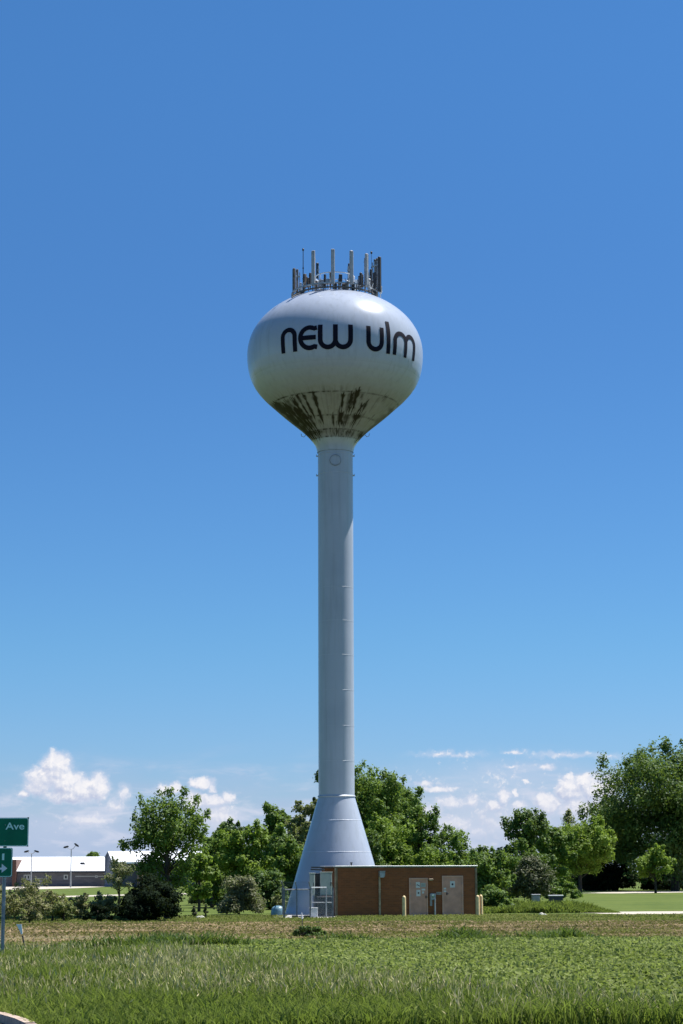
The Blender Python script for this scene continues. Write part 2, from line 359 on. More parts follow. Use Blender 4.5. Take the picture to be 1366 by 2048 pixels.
# smooth resample of the lower part (quadratic smoothing by dense interp + moving average)
s_ = np.concatenate([[0], np.cumsum(np.hypot(np.diff(zz), np.diff(rad)))])
S = np.linspace(0, s_[-1], 260); Z = np.interp(S, s_, zz); Rr = np.interp(S, s_, rad)
for _ in range(6):
    Z[1:-1] = (Z[:-2]+2*Z[1:-1]+Z[2:])/4; Rr[1:-1] = (Rr[:-2]+2*Rr[1:-1]+Rr[2:])/4
def r_at(z): return float(np.interp(z, Z, Rr))
seams = [zr(779+33, 1)[1], zr(826+22, 1)[1], zr(858+12, 1)[1], zr(873+9, 1)[1]]
z1, zend = seams[0], seams[3]
STR = [(-76,9,-.02,1.02,1),(-66,4,.12,1.,.8),(-59,4.5,.08,1,.95),(-53,4,0.02,.8,.55),(-50,5,.22,.86,1),(-44,3,.05,.86,.9),(-38,4,.45,.82,.8),(-37,1.6,0,.45,.8),(-30,1.5,0,.62,.95),(-20,1.8,0.,.66,.95),
       (-25,3,.55,.78,.5),(-3,1.6,.46,.76,.7),(7.6,1.5,.02,.45,1),(8,4.2,.42,.78,1),(5,1.2,.3,.78,.6),(13,1,.03,.45,.5),(16,2.6,0,.46,.8),(20.5,2.,-.09,.44,1),(18,1.6,.02,.46,.6),(16,4,.48,.78,.65),
       (34.5,1.3,.12,.46,.85),(30.5,2.4,.22,.5,.95),(31,5,.44,.75,.85),(26,1,0,.16,.6),(40,1,.4,.7,.45),(45,1,.05,.35,.3),(52,2.2,-.03,.10,.6),(58,1.,.4,.6,.6),
       (-45,12,.80,1.0,.95),(-62,10,.8,1.02,.9),(4,7,.82,.98,.85),(16,3.5,.8,.97,.6),(30,5,.83,1.0,.75),(42,3,.84,1,.5),(-8,4,.82,.96,.45),(-18,3,.82,.96,.4),(76,14,.82,1.05,1),(88,12,.1,.95,.5),(-88,8,-.05,1,.6),(120,9,0,.9,.9),(150,4,.1,1,.8),(-120,8,0,1,.7),(-150,5,.2,.9,.9),(178,7,0,.8,.8)]
SEG = 360
mb = MB(); mb.lathe(list(zip(Rr, Z)), SEG)
n_r = len(Z); PH = np.degrees(np.linspace(0, 2*np.pi, SEG, endpoint=False)); PH = (PH+180) % 360-180
TT = (z1-Z)/(z1-zend)
stain = np.zeros((n_r, SEG)); rs = np.random.default_rng(3)
edge_noise = np.interp(np.arange(SEG), np.arange(0, SEG, 1), rs.uniform(-.05, .05, SEG))
wob = np.cumsum(rs.normal(0, .16, n_r)); wob -= wob.mean()
for (ph, wd, ta, tb, k) in STR:
    dphi = np.abs((PH[None, :]-ph+180) % 360-180-0)
    wloc = wd*1.15*(1+.3*np.sin(TT*17+ph)+.2*np.sin(TT*41+ph*3))[:, None]*.85
    lat = np.clip(1.5-dphi/np.maximum(wloc, .6), 0, 1)
    en = edge_noise[None, :]*2.2
    ver = np.clip((TT[:, None]-ta+en*.4)/.03, 0, 1)*np.clip((tb+en-TT[:, None])/.06, 0, 1)
    stain = np.maximum(stain, k*lat*ver)
fine = np.clip(rs.normal(0, .5, SEG), 0, 1)
tend = rs.uniform(.1, 1, SEG)
zone = np.clip((TT)/.02, 0, 1)*np.clip((1.0-TT)/.04, 0, 1)
stain = np.maximum(stain, (fine[None, :]*.16)*zone[:, None]*(TT[:, None] < tend[None, :]))
ls = np.clip(rs.normal(.35, .35, SEG), 0, 1); ls = (ls+np.roll(ls, 1)+np.roll(ls, 2))/3
for k_, zsm in enumerate(seams):
    stain = np.maximum(stain, np.exp(-((Z-zsm)/.035)**2)[:, None]*(ls*(1.4 if k_ != 1 else 1.2))[None, :]*(np.cos(np.radians(PH))*.3+.75)[None, :])
up = np.clip(rs.normal(-.1, .4, SEG), 0, 1)
stain = np.maximum(stain, (up*.4)[None, :]*np.exp(-((TT+.04)/.09)**2)[:, None])
dirt = np.clip((TT+.95)/1.0, 0, 1)**1.4*.8*np.clip((1.02-TT)/.05, 0, 1)
dirt = np.repeat(dirt[:, None], SEG, 1)
V = np.array(mb.v); tank = mesh_np('tank', V, np.array(mb.f), M_tower, tower, vattr={'stain': stain.ravel(), 'dirt': dirt.ravel()}, smooth=True)
# weld seams and flanges
M_seam = mat('seam_highlight', (.41, .45, .52), .5, .1, 1.)  # slightly paler than the tower coat to imitate sun caught on the welds
def ring(r_, z_, w_=.03, pr=.015, name='weld_seam'):
    m_ = MB(); m_.lathe([(r_-.02, z_-w_*1.6), (r_+pr, z_-w_*.4), (r_+pr*.9, z_), (r_-.02, z_+w_*1.6)], 96, closed=True); return m_.build(name, M_seam, tower)
for py in (1176, 1243, 1311, 1381, 1452, 1522): ring(SR, zr(py+1, 1)[1], .016, .007)
for py in (911, 950): ring(SR, zr(py, 1)[1], .02, .012)
ring(SR+.02, zk, .05, .045, 'flange')
for py in (1638, 1701):
    z_ = zr(py+3, 1)[1]; ring(SR+(BR-SR)*(1-(z_-.1)/(zk-.1)), z_, .022, .012)
for py in (911, 950):
    for k in (-1, 1):
        z_ = zr(py+1, 1)[1]; m_ = MB(); m_.box(k*(SR+.02)-.07, k*(SR+.02)+.07, -.03, .03, z_-.05, z_+.03, .01); m_.box(k*(SR+.09)-.02, k*(SR+.09)+.02, -.03, .03, z_-.05, z_+.10, .008); m_.build('lifting_lug', M_tower, tower)
for k in (-1, 1):
    z_ = zr(869, 1)[1]; r_ = r_at(z_)+.08
    m_ = MB(); m_.tube([(k*(r_-.1), 0, z_+.02), (k*(r_+.05), 0, z_-.16), (k*(r_+.2), 0, z_-.1), (k*(r_+.22), 0, z_+.06)], .02, 6); m_.build('lifting_lug', M_galv, tower)
# round hatch on the shaft
hz_ = zr(927, 1)[1]
m_ = MB(); V = []; F = []
for i, (q, o_) in enumerate(((.32, .0), (.32, .06), (.27, .075), (.26, .05), (0.001, .05))):
    for k in range(32):
        tt = 2*math.pi*k/32; x_ = q*math.cos(tt); V.append((x_, -math.sqrt(max(SR**2-x_**2, 0))-o_ if i < 1 else -SR+.035-o_, hz_+q*math.sin(tt)))
for i in range(4):
    for k in range(32): j = (k+1) % 32; F.append((i*32+k, i*32+j, i*32+32+j, i*32+32+k))
m_.add(V, F); hh_ = m_.build('access_hatch', M_tower, tower)
m_ = MB(); V = [(q_*math.cos(2*math.pi*k/32), -math.sqrt(SR**2-(q_*math.cos(2*math.pi*k/32))**2)-o_, hz_+q_*math.sin(2*math.pi*k/32)) for q_, o_ in ((.37, .004), (.36, .05), (.31, .05)) for k in range(32)]; m_.add(V, [(i*32+k, i*32+(k+1) % 32, i*32+32+(k+1) % 32, i*32+32+k) for i in range(2) for k in range(32)]); m_.build('hatch_rim', mat('hatch_shading', (.22, .25, .30), .7), hh_)  # darker rim colour stands in for the soft shading round the hatch
# lettering: rounded single-stroke letters bent round the tank
def arc(cx, cy, r_, a0, a1, n=18): return [(cx+r_*math.cos(R(a0+(a1-a0)*i/n)), cy+r_*math.sin(R(a0+(a1-a0)*i/n))) for i in range(n+1)]
def dens(p, h=.12):
    out = [p[0]]
    for a, b in zip(p[:-1], p[1:]):
        L = math.hypot(b[0]-a[0], b[1]-a[1]); n = max(1, int(L/h))
        for i in range(1, n+1): out.append((a[0]+(b[0]-a[0])*i/n, a[1]+(b[1]-a[1])*i/n))
    return out
def ribbon(path, wd, ph0, z0, m_, proud):
    path = dens(path); V = []; F = []; n = len(path)
    for i, p in enumerate(path):
        a = path[max(0, i-1)]; b = path[min(n-1, i+1)]; L = math.hypot(b[0]-a[0], b[1]-a[1]); nx, ny = -(b[1]-a[1])/L, (b[0]-a[0])/L
        for k in range(4):
            o_ = (k/3-.5)*wd; s, z = p[0]+nx*o_, p[1]+ny*o_
            ph = ph0+s/a_; zz_ = z0+z; rr_ = r_at(zz_)+proud
            V.append((rr_*math.sin(ph), -rr_*math.cos(ph), zz_))
    for i in range(n-1):
        for k in range(3): F.append((i*4+k, i*4+k+1, i*4+k+5, i*4+k+4))
    m_.add(V, F)
H = 1.56; SWD = .29; zb = ze-1.02
def letter(name, paths, phi_deg):
    m_ = MB()
    for i, p in enumerate(paths): ribbon(p, SWD, R(phi_deg), zb, m_, .022+.004*i)
    o = m_.build(name, M_black, tower); return o
q = .43
letter('letter', [[(0, 0), (0, H-q-.14)]+arc(q, H-q-.14, q, 180, 0)+[(2*q, 0)]], -34.8)
ry = H/2-.14
ep = [(.58+.60*math.cos(R(a)), H/2+(H/2-.14)*math.sin(R(a))) for a in np.linspace(62, 298, 30)]
ep = [(1.05, H-.17)]+[p for p in ep if p[0] < .9]+[(1.05, .17)]
letter('letter', [ep, [(.02, H/2), (.98, H/2)]], -21.9)
q = .467
letter('letter', [[(0, H), (0, q+.14)]+arc(q, q+.14, q, 180, 360)+[(2*q, H)], [(2*q, H), (2*q, q+.14)]+arc(3*q, q+.14, q, 180, 360)+[(4*q, H)]], -9.1)
q = .46
letter('letter', [[(0, H), (0, q+.14)]+arc(q, q+.14, q, 180, 360)+[(2*q, H)]], 21.7)
letter('letter', [[(0, 2.05), (.03, -.02)]], 36.1)
q = .50
letter('letter', [[(0, 0), (0, H-q-.14)]+arc(q, H-q-.14, q, 180, 0)+[(2*q, -.0)], [(2*q, .3), (2*q, H-q-.14)]+arc(3*q, H-q-.14, q, 180, 0)+[(4*q, 0)]], 41.7)
# ---- antennas on the crown of the tank
AX = 676.0; RA = 2.75
def aplace(px, back=False, rad_=RA):
    k = (px-AX)*depth((0, TY, 36))/FPX; k = max(-rad_*.995, min(rad_*.995, k)); y = math.sqrt(rad_**2-k*k); y = y if back else -y
    return float(at(px, 560, TY+y)[0]-TX), y
def az_(px, py, y): return float(at(px, py, TY+y)[2])
def antenna(px, yt, yb, wpx, mt=M_ant, back=False, dep=.14, side=0):
    x, y = aplace(px, back); z0, z1_ = az_(px, yb, y), az_(px, yt, y); hw = wpx/2*.0315; an = math.atan2(x, -y)
    root = MB(); root.box(-hw, hw, -.02-dep, -.02, z0+.12, z1_, .03); root.box(-hw*.7, hw*.7, -.04-dep, -.02-dep, z0+.2, z1_-.08, .015)
    o = root.build('panel_antenna', mt, tower); o.location = (x, y, 0); o.rotation_euler.z = an if not side else an+side
    p = MB(); p.tube([(0, .09, r_at2(math.hypot(x, y)-.1)-.05), (0, .09, z1_-.25)], .035, 8)
    p.box(-.06, .06, -.02, .11, z0+.35, z0+.43); p.box(-.06, .06, -.02, .11, z1_-.55, z1_-.47); p.build('mount_pipe', M_galv, o)
    return o
def r_at2(r_):          # height of the tank crown at radius r_
    k = np.argmax(Z > ze+.3); return float(np.interp(-r_, -Rr[k:], Z[k:]))
antenna(628, 502, 576, 7.5); antenna(666, 499, 573, 7.5); antenna(702, 502, 573, 7.5); antenna(731.5, 508, 577, 7.5)
antenna(590.5, 537, 590, 6, M_brownsteel, side=.5); antenna(597, 538, 590, 4, M_brownsteel, back=True)
antenna(757, 514, 588, 7, M_dsteel, side=-.4); antenna(752, 516, 588, 5, M_brownsteel, back=True); antenna(747.5, 518, 588, 3.2, M_dsteel, back=True)
antenna(739.5, 538, 584, 5, M_dsteel, back=True)
antenna(636, 525, 560, 5.5, M_dsteel, back=True); antenna(697, 526, 570, 3, M_dsteel, back=True); antenna(720, 546, 575, 5, M_dsteel)
for px, yt, yb, rr2 in ((606.3, 500, 586, .028), (743.2, 506, 585, .014)):
    x, y = aplace(px); z0, z1_ = az_(px, yb, y), az_(px, yt, y)
    p = MB(); p.tube([(x, y, z0-.2), (x, y, z0+1.2), (x, y, z1_)], [rr2+.012, rr2, rr2*.8], 8)
    for c_ in (.5, .9, 1.6): p.tube([(x, y, z0+c_), (x, y, z0+c_+.07)], rr2+.02, 8)
    o = p.build('whip_antenna', M_dsteel, tower)
    p = MB(); p.lathe([(.001, z1_-.08), (.05, z1_-.05), (.07, z1_+.02), (.05, z1_+.09), (.001, z1_+.12)], 12, x, y); p.build('antenna_tip', M_dsteel, o, True)
# mounting ring, its feet and the small equipment
zring = r_at2(RA)+.16
for dz, rad_ in ((0, RA), (.28, RA)):
    p = MB(); p.lathe([(rad_-.05, zring+dz-.04), (rad_+.05, zring+dz-.04), (rad_+.05, zring+dz+.04), (rad_-.05, zring+dz+.04)], 72, closed=True); p.build('mounting_ring', M_galv if dz else M_brownsteel, tower)
for k in range(24):
    tt = 2*math.pi*k/24; p = MB(); p.tube([(RA*math.sin(tt), -RA*math.cos(tt), zring-.25), (RA*math.sin(tt), -RA*math.cos(tt), zring+.3)], .035, 6); p.build('ring_foot', M_brownsteel, tower)
ra = random.Random(5)
eq = [(612, 553, 560, 4, 0), (617, 556, 572, 6, 1), (621, 546, 566, 4, 0), (610, 548, 573, 4, 1), (642, 560, 573, 9, 2), (650, 549, 572, 4, 0), (655, 558, 566, 7, 2), (661, 545, 570, 3, 1), (681, 549, 560, 7, 0), (679, 557, 575, 6, 2),
      (688, 568, 576, 9, 1), (712, 560, 577, 9, 3), (719, 552, 578, 4, 0), (724, 549, 572, 4, 1), (738, 558, 582, 5, 2), (745, 562, 585, 7, 1), (749, 545, 587, 4, 0), (601, 566, 588, 6, 2), (761, 572, 584, 3, 3), (632, 562, 576, 6, 1), (670, 566, 576, 8, 0), (695, 562, 576, 4, 2), (706, 564, 577, 6, 0)]
for px, yt, yb, wp, kk in eq:
    rad_ = RA-ra.uniform(.15, .5); x, y = aplace(px, ra.random() < .25 and abs(px-AX) > 30, rad_)
    zt, zb_ = az_(px, yt, y), az_(px, yb, y)-.1; hw = wp/2*.0315; an = math.atan2(x, -y)
    p = MB(); p.box(-hw, hw, -.09, .09, zb_, zt, .02)
    for q_ in range(3): p.box(-hw*.8, hw*.8, -.105, -.09, zb_+(zt-zb_)*(.2+.25*q_), zb_+(zt-zb_)*(.28+.25*q_))
    p.tube([(0, 0, zb_-.25), (0, 0, zb_)], .03, 6)
    o = p.build('radio_unit', (M_dsteel, M_brownsteel, M_galv, M_white)[kk], tower); o.location = (x, y, 0); o.rotation_euler.z = an
for k in range(7):   # hanging cable loops
    px = (594, 600, 640, 660, 690, 738, 745)[k]; x, y = aplace(px); x2, y2 = aplace(px+8)
    z0 = zring+.1; p = MB(); p.tube([(x+(x2-x)*i/8, y+(y2-y)*i/8-.03, z0+.5-.45*math.sin(math.pi*i/8)+ra.uniform(-.03, .03)) for i in range(9)], .018, 5); p.build('cable', M_white if k % 2 else M_dsteel, tower)
# central guard rail
rz = az_(676, 544, -1.25); p = MB()
p.lathe([(1.25, rz-.03), (1.29, rz-.03), (1.29, rz+.03), (1.25, rz+.03)], 48, closed=True)
p.lathe([(1.25, rz-.5), (1.28, rz-.5), (1.28, rz-.46), (1.25, rz-.46)], 48, closed=True)
for k in range(12):
    tt = 2*math.pi*(k+.5)/12; p.tube([(1.27*math.sin(tt), -1.27*math.cos(tt), r_at2(1.27)-.03), (1.27*math.sin(tt), -1.27*math.cos(tt), rz)], .02, 6)
p.build('guard_rail', M_white, tower)
p = MB(); p.tube([(-2.0, -2.0, r_at2(2.83)+.05), (-2.45, -2.3, r_at2(3.36)+.06), (-2.7, -2.6, r_at2(3.75)+.05)], .045, 6); p.build('conduit', M_dsteel, tower)
p = MB(); p.tube([(-.75, -2.9, r_at2(3.0)+.05), (-1.25, -2.95, r_at2(3.2)+.04)], .03, 6); p.build('conduit', M_dsteel, tower)
# ---------------------------------------------------------------- utility building
ROT = R(18)
C0 = at(671.5, 1830, 117.3); bx0, by0 = float(C0[0]), 117.3
LB = 8.72; DB = 2.7; HB = float(at(672, 1736.5, 117.3)[2])
M_brick, t, b = newmat('brown_brick')
tcx = t.n('ShaderNodeTexCoord'); s3 = t.n('ShaderNodeSeparateXYZ'); t.put(s3.inputs[0], tcx.outputs['Object'])
bk = t.n('ShaderNodeTexBrick'); t.put(bk.inputs['Vector'], t.xyz(t.m('ADD', s3.outputs[0], s3.outputs[1]), s3.outputs[2], 0))
bk.inputs['Color1'].default_value = (.29, .090, .027, 1); bk.inputs['Color2'].default_value = (.20, .064, .021, 1); bk.inputs['Mortar'].default_value = (.25, .11, .05, 1)
bk.inputs['Scale'].default_value = 1.; bk.inputs['Brick Width'].default_value = .3; bk.inputs['Row Height'].default_value = .1; bk.inputs['Mortar Size'].default_value = .008
nz = t.noise(tcx.outputs['Object'], 1.3, 5, .6)
t.put(b.inputs['Base Color'], t.mix(t.ss(nz, .3, .7, 0, .35), bk.outputs[0], (.17, .055, .020, 1))); b.inputs['Roughness'].default_value = .9
M_tan = mat('tan_trim', (.46, .34, .22), .7, .2, 4.)
M_door = mat('taupe_door', (.60, .31, .225), .6, .1, 2.)
M_dframe = mat('taupe_frame', (.68, .39, .29), .6, .1, 2.)
M_fascia = mat('pale_fascia', (.74, .74, .72), .4, .08, 2.)
M_soffit = mat('brown_soffit', (.12, .09, .07), .8, .15, 3.)
M_paper = mat('sign_white', (.68, .66, .64), .6, .05, 4.)
M_ink = mat('sign_ink', (.05, .04, .06), .6, .1, 4.)
bl = empty('utility_building', (bx0, by0, 0), 'low brown brick building with flat roof and two taupe doors at the tower foot', 'building', ROT)
p = MB(); p.box(0, LB, 0, DB, 0, HB); p.build('wall', M_brick, bl)
p = MB(); p.box(-.02, LB+.03, -.03, DB+.05, HB, HB+.10); p.build('roof', M_soffit, bl)
p = MB(); p.box(-.07, LB+.06, -.09, DB+.1, HB+.075, HB+.14, .01); p.build('roof_edge', M_fascia, bl)
p = MB(); p.box(-.62, -.08, .25, DB+.1, HB+.02, HB+.10); p.build('side_canopy', M_soffit, bl)
p = MB(); p.tube([(-.66, .1, HB-.08), (-.70, DB-.2, HB-.05)], .05, 8); p.build('gutter', M_dsteel, bl)
def bxl(px, w=True):   # local x on the front wall of a picture column
    d = ray(px, 1790); k = d[0]/d[1]
    # point on wall: (bx0+s cos, by0+s sin) ; x/y = k
    return (k*by0-bx0)/(math.cos(ROT)-k*math.sin(ROT))
def bzl(px, py):
    s = bxl(px); return float(at(px, py, by0+s*math.sin(ROT))[2])
for xa in (-.02, LB-.1):
    p = MB(); p.box(xa, xa+.12, -.035, .0, 0, HB); p.box(xa if xa > 1 else xa-.015, xa+.12 if xa < 1 else xa+.135, -.035, .10, 0, HB-.002); p.build('corner_trim', M_tan, bl)
xs = bxl(758.7); p = MB(); p.box(xs-.055, xs+.055, -.10, -.002, .05, bzl(758, 1752), .015)
for z_ in (.5, 1.5): p.box(xs-.075, xs+.075, -.105, -.002, z_, z_+.03)
dn = p.build('downspout', M_tan, bl)
xs2 = bxl(762); p = MB(); p.prism([(xs2-.16, bzl(762, 1743)), (xs2+.17, bzl(762, 1743)), (xs2+.17, bzl(762, 1752)), (xs2+.10, bzl(762, 1755)), (xs2-.10, bzl(762, 1755)), (xs2-.16, bzl(762, 1752))], -.26, -.003); p.box(xs2-.18, xs2+.19, -.28, -.003, bzl(762, 1743), bzl(762, 1743)+.03); p.build('scupper_box', M_galv, bl)
def door(pl, pr, pt, pb):
    x0, x1 = bxl(pl), bxl(pr); z1_ = bzl((pl+pr)/2, pt); z0 = .05; fw = .07
    d = MB(); d.box(x0+fw, x1-fw, -.03, .0-.002, z0, z1_-fw); d = d.build('door', M_door, bl)
    f_ = MB(); f_.box(x0, x0+fw, -.06, -.003, 0, z1_); f_.box(x1-fw, x1, -.06, -.003, 0, z1_); f_.box(x0+fw, x1-fw, -.06, -.003, z1_-fw, z1_); f_.build('door_frame', M_dframe, d)
    f_ = MB(); f_.box(x0+fw, x1-fw, -.055, -.003, .0, .05); f_.build('threshold', M_fascia, d)
    for z_ in (.3, 1.1, 1.8): h_ = MB(); h_.tube([(x1-fw-.01 if pl > 850 else x0+fw+.01, -.065, z_), (x1-fw-.01 if pl > 850 else x0+fw+.01, -.065, z_+.1)], .012, 6); h_.build('hinge', M_galv, d)
    return d
d1 = door(818, 855, 1756, 1828); d2 = door(884, 926, 1751.5, 1826)
def notice(par, pxl, pxr, pt, pb, m_=M_paper, mark=None, yo=-.03):
    x0, x1 = bxl(pxl), bxl(pxr); c_ = (pxl+pxr)/2; z1_, z0 = bzl(c_, pt), bzl(c_, pb)
    s_ = MB(); s_.box(x0, x1, yo-.006, yo-.001, z0, z1_); o = s_.build('notice', m_, par)
    w_ = x1-x0; h_ = z1_-z0; k = MB()
    if mark == 'dot':
        k.add([(x0+w_*.5+w_*.22*math.cos(i*.5236), yo-.008, z0+h_*.5+w_*.22*math.sin(i*.5236)) for i in range(12)], [tuple(range(12))])
    elif mark == 'slash':
        k.add([(x0+.1*w_, yo-.008, z1_-.55*h_), (x0+.3*w_, yo-.008, z1_-.35*h_), (x0+.95*w_, yo-.008, z1_-.62*h_), (x0+.95*w_, yo-.008, z1_-.78*h_), (x0+.3*w_, yo-.008, z1_-.5*h_), (x0+.12*w_, yo-.008, z1_-.62*h_)], [tuple(range(6))])
    elif mark == 'lines':
        for i in range(4): zz_ = z0+h_*(.2+.18*i); k.add([(x0+.12*w_, yo-.008, zz_), (x1-.12*w_, yo-.008, zz_), (x1-.12*w_, yo-.008, zz_+h_*.05), (x0+.12*w_, yo-.008, zz_+h_*.05)], [(0, 1, 2, 3)])
    if k.v: k.build('printed_mark', M_ink, o)
    return o
notice(d1, 831.6, 839.8, 1764.3, 1775.8, mark='slash'); notice(d1, 841.3, 851, 1766, 1774.2, mat('notice_grey', (.45, .46, .42), .6), 'lines')
notice(d1, 843, 850, 1777.5, 1781); notice(d1, 832.5, 840.6, 1779.6, 1792.4, mark='dot'); notice(d1, 843.7, 847.8, 1782.8, 1787)
notice(d2, 900, 909.7, 1762.2, 1775, mark='dot'); notice(d2, 887.2, 892, 1775.5, 1778.8); notice(d2, 887.2, 892, 1781, 1784.2)
for dd, px, py in ((d1, 851.5, 1794), (d2, 893.3, 1787.5)):
    x_ = bxl(px); z_ = bzl(px, py); k = MB(); k.tube([(x_, -.03, z_), (x_, -.10, z_)], .022, 8); k.tube([(x_, -.09, z_), (x_+.10, -.09, z_)], .014, 6); k.box(x_-.035, x_+.035, -.04, -.03, z_-.08, z_+.08, .005); k.build('handle', M_dsteel, dd)
notice(bl, 872.7, 883, 1784, 1789.4, mat('plate_cream', (.42, .37, .33), .6), 'lines', 0.)
x_ = bxl(860.5); z_ = bzl(860, 1759); k = MB(); k.box(x_-.13, x_+.13, -.22, -.003, z_-.04, z_+.05, .02); k.box(x_-.1, x_+.1, -.20, -.02, z_-.08, z_-.04, .01); k.build('wall_lamp', M_tan, bl)
x_ = bxl(864.2); k = MB(); k.box(bxl(859), bxl(869.5), -.18, -.003, bzl(864, 1799.7), bzl(864, 1786.8), .015); k.box(bxl(859), bxl(863), -.12, -.003, bzl(861, 1812), bzl(861, 1799.9), .01); mbx = k.build('meter_box', M_ant, bl)
k = MB(); zc = bzl(864, 1792.5); V = [(x_+.09*math.cos(i*.3927), -.185-.0, zc+.09*math.sin(i*.3927)) for i in range(16)]+[(x_+.07*math.cos(i*.3927), -.26, zc+.07*math.sin(i*.3927)) for i in range(16)]
k.add(V, [tuple(range(16, 32))]+[(i, (i+1) % 16, (i+1) % 16+16, i+16) for i in range(16)]); k.build('meter_dial', mat('meter_glass', (.25, .38, .33), .2), mbx)
k = MB(); k.tube([(bxl(867), -.22, 0), (bxl(867), -.22, bzl(864, 1798))], .05, 10); k.build('conduit', M_ant, mbx)
k = MB(); x_ = bxl(709.5); k.tube([(x_, .6, HB+.1), (x_, .6, HB+.28)], .045, 8); k.tube([(x_, .6, HB+.28), (x_, .6, HB+.34)], .08, 8); k.build('roof_vent', M_dsteel, bl)
# bollards
M_cream = mat('cream_paint', (.74, .56, .29), .55, .12, 4.)
def bollard():
    o = MB(); o.lathe([(.11, 0), (.115, .03), (.11, .06), (.11, 1.02), (.10, 1.09), (.075, 1.14), (.04, 1.17), (.0, 1.18)], 20); return o.build('bollard', M_cream, smooth=True)
bo = bollard(); bo.location = tuple(map(float, at(808.3, 1829, 116.9)*np.array([1, 1, 0]))); tag(bo, 'cream concrete-filled bollard standing alone left of the left door', 'bollard', 'cream bollards round the utility building')
for px, Y, lb in ((955.7, 118.0, 'taller cream bollard, left of the pair past the right corner of the building'), (962.2, 120.6, 'cream bollard half behind another, the right one of the pair past the building corner')):
    c = bo.copy(); COL.objects.link(c); c.location = tuple(map(float, at(px, 1826, Y)*np.array([1, 1, 0]))); c['label'] = lb
# ---------------------------------------------------------------- outdoor cabinets and fence left of the building
M_pgreen = mat('pale_green_cabinet', (.36, .40, .36), .5, .08, 2.)
def wx(px, Y): return float(at(px, 1780, Y)[0])
def wz(px, py, Y): return float(at(px, py, Y)[2])
def cabinet(pl, pr, pt, pb, Y, lab, d_=.6):
    x0, x1 = wx(pl, Y), wx(pr, Y); z1_, z0 = wz(pl, pt, Y), wz(pl, pb, Y); cx = (x0+x1)/2
    o = empty('equipment_cabinet', (cx, Y, 0), lab, 'cabinet', group='pale equipment cabinets beside the building')
    k = MB(); k.box(x0-cx, x1-cx, 0, d_, z0, z1_, .02); k.build('body', M_pgreen, o)
    k = MB(); k.box(x0-cx-.03, x1-cx+.03, -.04, d_+.03, z1_, z1_+.05, .01); k.build('lid', M_pgreen, o)
    k = MB(); k.box(x0-cx+.03, x1-cx-.03, -.02, -.002, z0+.05, z1_-.05, .006); dd = k.build('door', M_pgreen, o)
    k = MB(); k.box(x1-cx-.09, x1-cx-.06, -.05, -.02, (z0+z1_)/2-.1, (z0+z1_)/2+.1); k.build('handle', M_dsteel, dd)
    for sx_ in (x0-cx+.04, x1-cx-.04):
        for sy in (.05, d_-.05):
            k = MB(); k.box(sx_-.03, sx_+.03, sy-.03, sy+.03, 0, z0); k.build('leg', M_dsteel, o)
cabinet(619, 629.5, 1747.5, 1791, 116.3, 'narrow pale green cabinet, the left one under the building canopy')
cabinet(640.5, 664, 1745.5, 1791, 116.6, 'wide pale green cabinet against the left end of the brick building')
gx0, gx1 = wx(632, 116.2), wx(664, 116.2); infill = empty('dark_infill', ((gx0+gx1)/2, 116.25, 0), 'added black box filling the dark space behind the pipe guard frame', 'dark_infill'); hw_g = (gx1-gx0)/2  # added black box, stands in for the dark space below the cabinets
k = MB(); k.box(-hw_g, hw_g, 0, .3, .12, wz(645, 1793, 116.2), .03); k.build('body', mat('infill_black', (.02, .022, .03), .5, .2), infill)
for q_ in range(6): k = MB(); k.box(-hw_g*.8, hw_g*.8, -.02, -.002, .3+.1*q_, .34+.1*q_); k.build('louvre', M_dsteel, infill)
k = MB(); k.box(-hw_g*.9, hw_g*.9, .02, .28, 0, .12); k.build('plinth', M_dsteel, infill)
px0, px1 = wx(630, 117.0), wx(640, 117.0); pan = MB(); pan.box(-(px1-px0)/2, (px1-px0)/2, 0, .12, .3, wz(635, 1746.5, 117), .01); pan.tube([(0, -.03, .3), (0, -.03, 2.2)], .03, 6); pan.tube([(.08, -.02, 0), (.08, -.02, .5)], .025, 6)  # added dark panel, stands in for shade in the gap between cabinets
po_ = pan.build('dark_gap_strip', M_dsteel); po_.location = ((px0+px1)/2, 117.0, 0); tag(po_, 'added dark upright strip filling the shaded gap between the two green cabinets', 'dark strip')
fr = empty('pipe_frame', (wx(645, 115.7), 115.7, 0), 'pale pipe guard frame standing in front of the green cabinets', 'guard frame')
fx = wx(645, 115.7); k = MB(); k.tube([(wx(623, 115.7)-fx, 0, wz(640, 1775, 115.7)), (wx(653, 115.7)-fx, 0, wz(640, 1775, 115.7))], .03, 8); k.build('rail', M_white, fr)
k = MB(); k.tube([(wx(623, 115.7)-fx, 0, wz(640, 1805, 115.7)), (wx(664, 115.7)-fx, 0, wz(640, 1805, 115.7))], .028, 8); k.build('rail', M_ant, fr)
for px in (623, 652.5):
    k = MB(); k.tube([(wx(px, 115.7)-fx, 0, 0), (wx(px, 115.7)-fx, 0, wz(640, 1775 if px > 640 else 1775, 115.7))], .035, 8); k.build('post', M_ant, fr)
k = MB(); x0, x1 = wx(619.5, 114.6), wx(634.5, 114.6); k.box(-.23, .23, 0, .4, 0, .5, .02); k.box(-.25, .25, -.02, .42, .5, .54, .01); k.box(-.05, .05, -.015, 0, .2, .3)
jb = k.build('junction_box', M_white); jb.location = ((x0+x1)/2, 114.6, 0.02); tag(jb, 'small white ground box at the foot of the cabinets', 'junction box')
M_fpost = mat('fence_steel', (.16, .18, .21), .5, .2, 5., metal=.4)
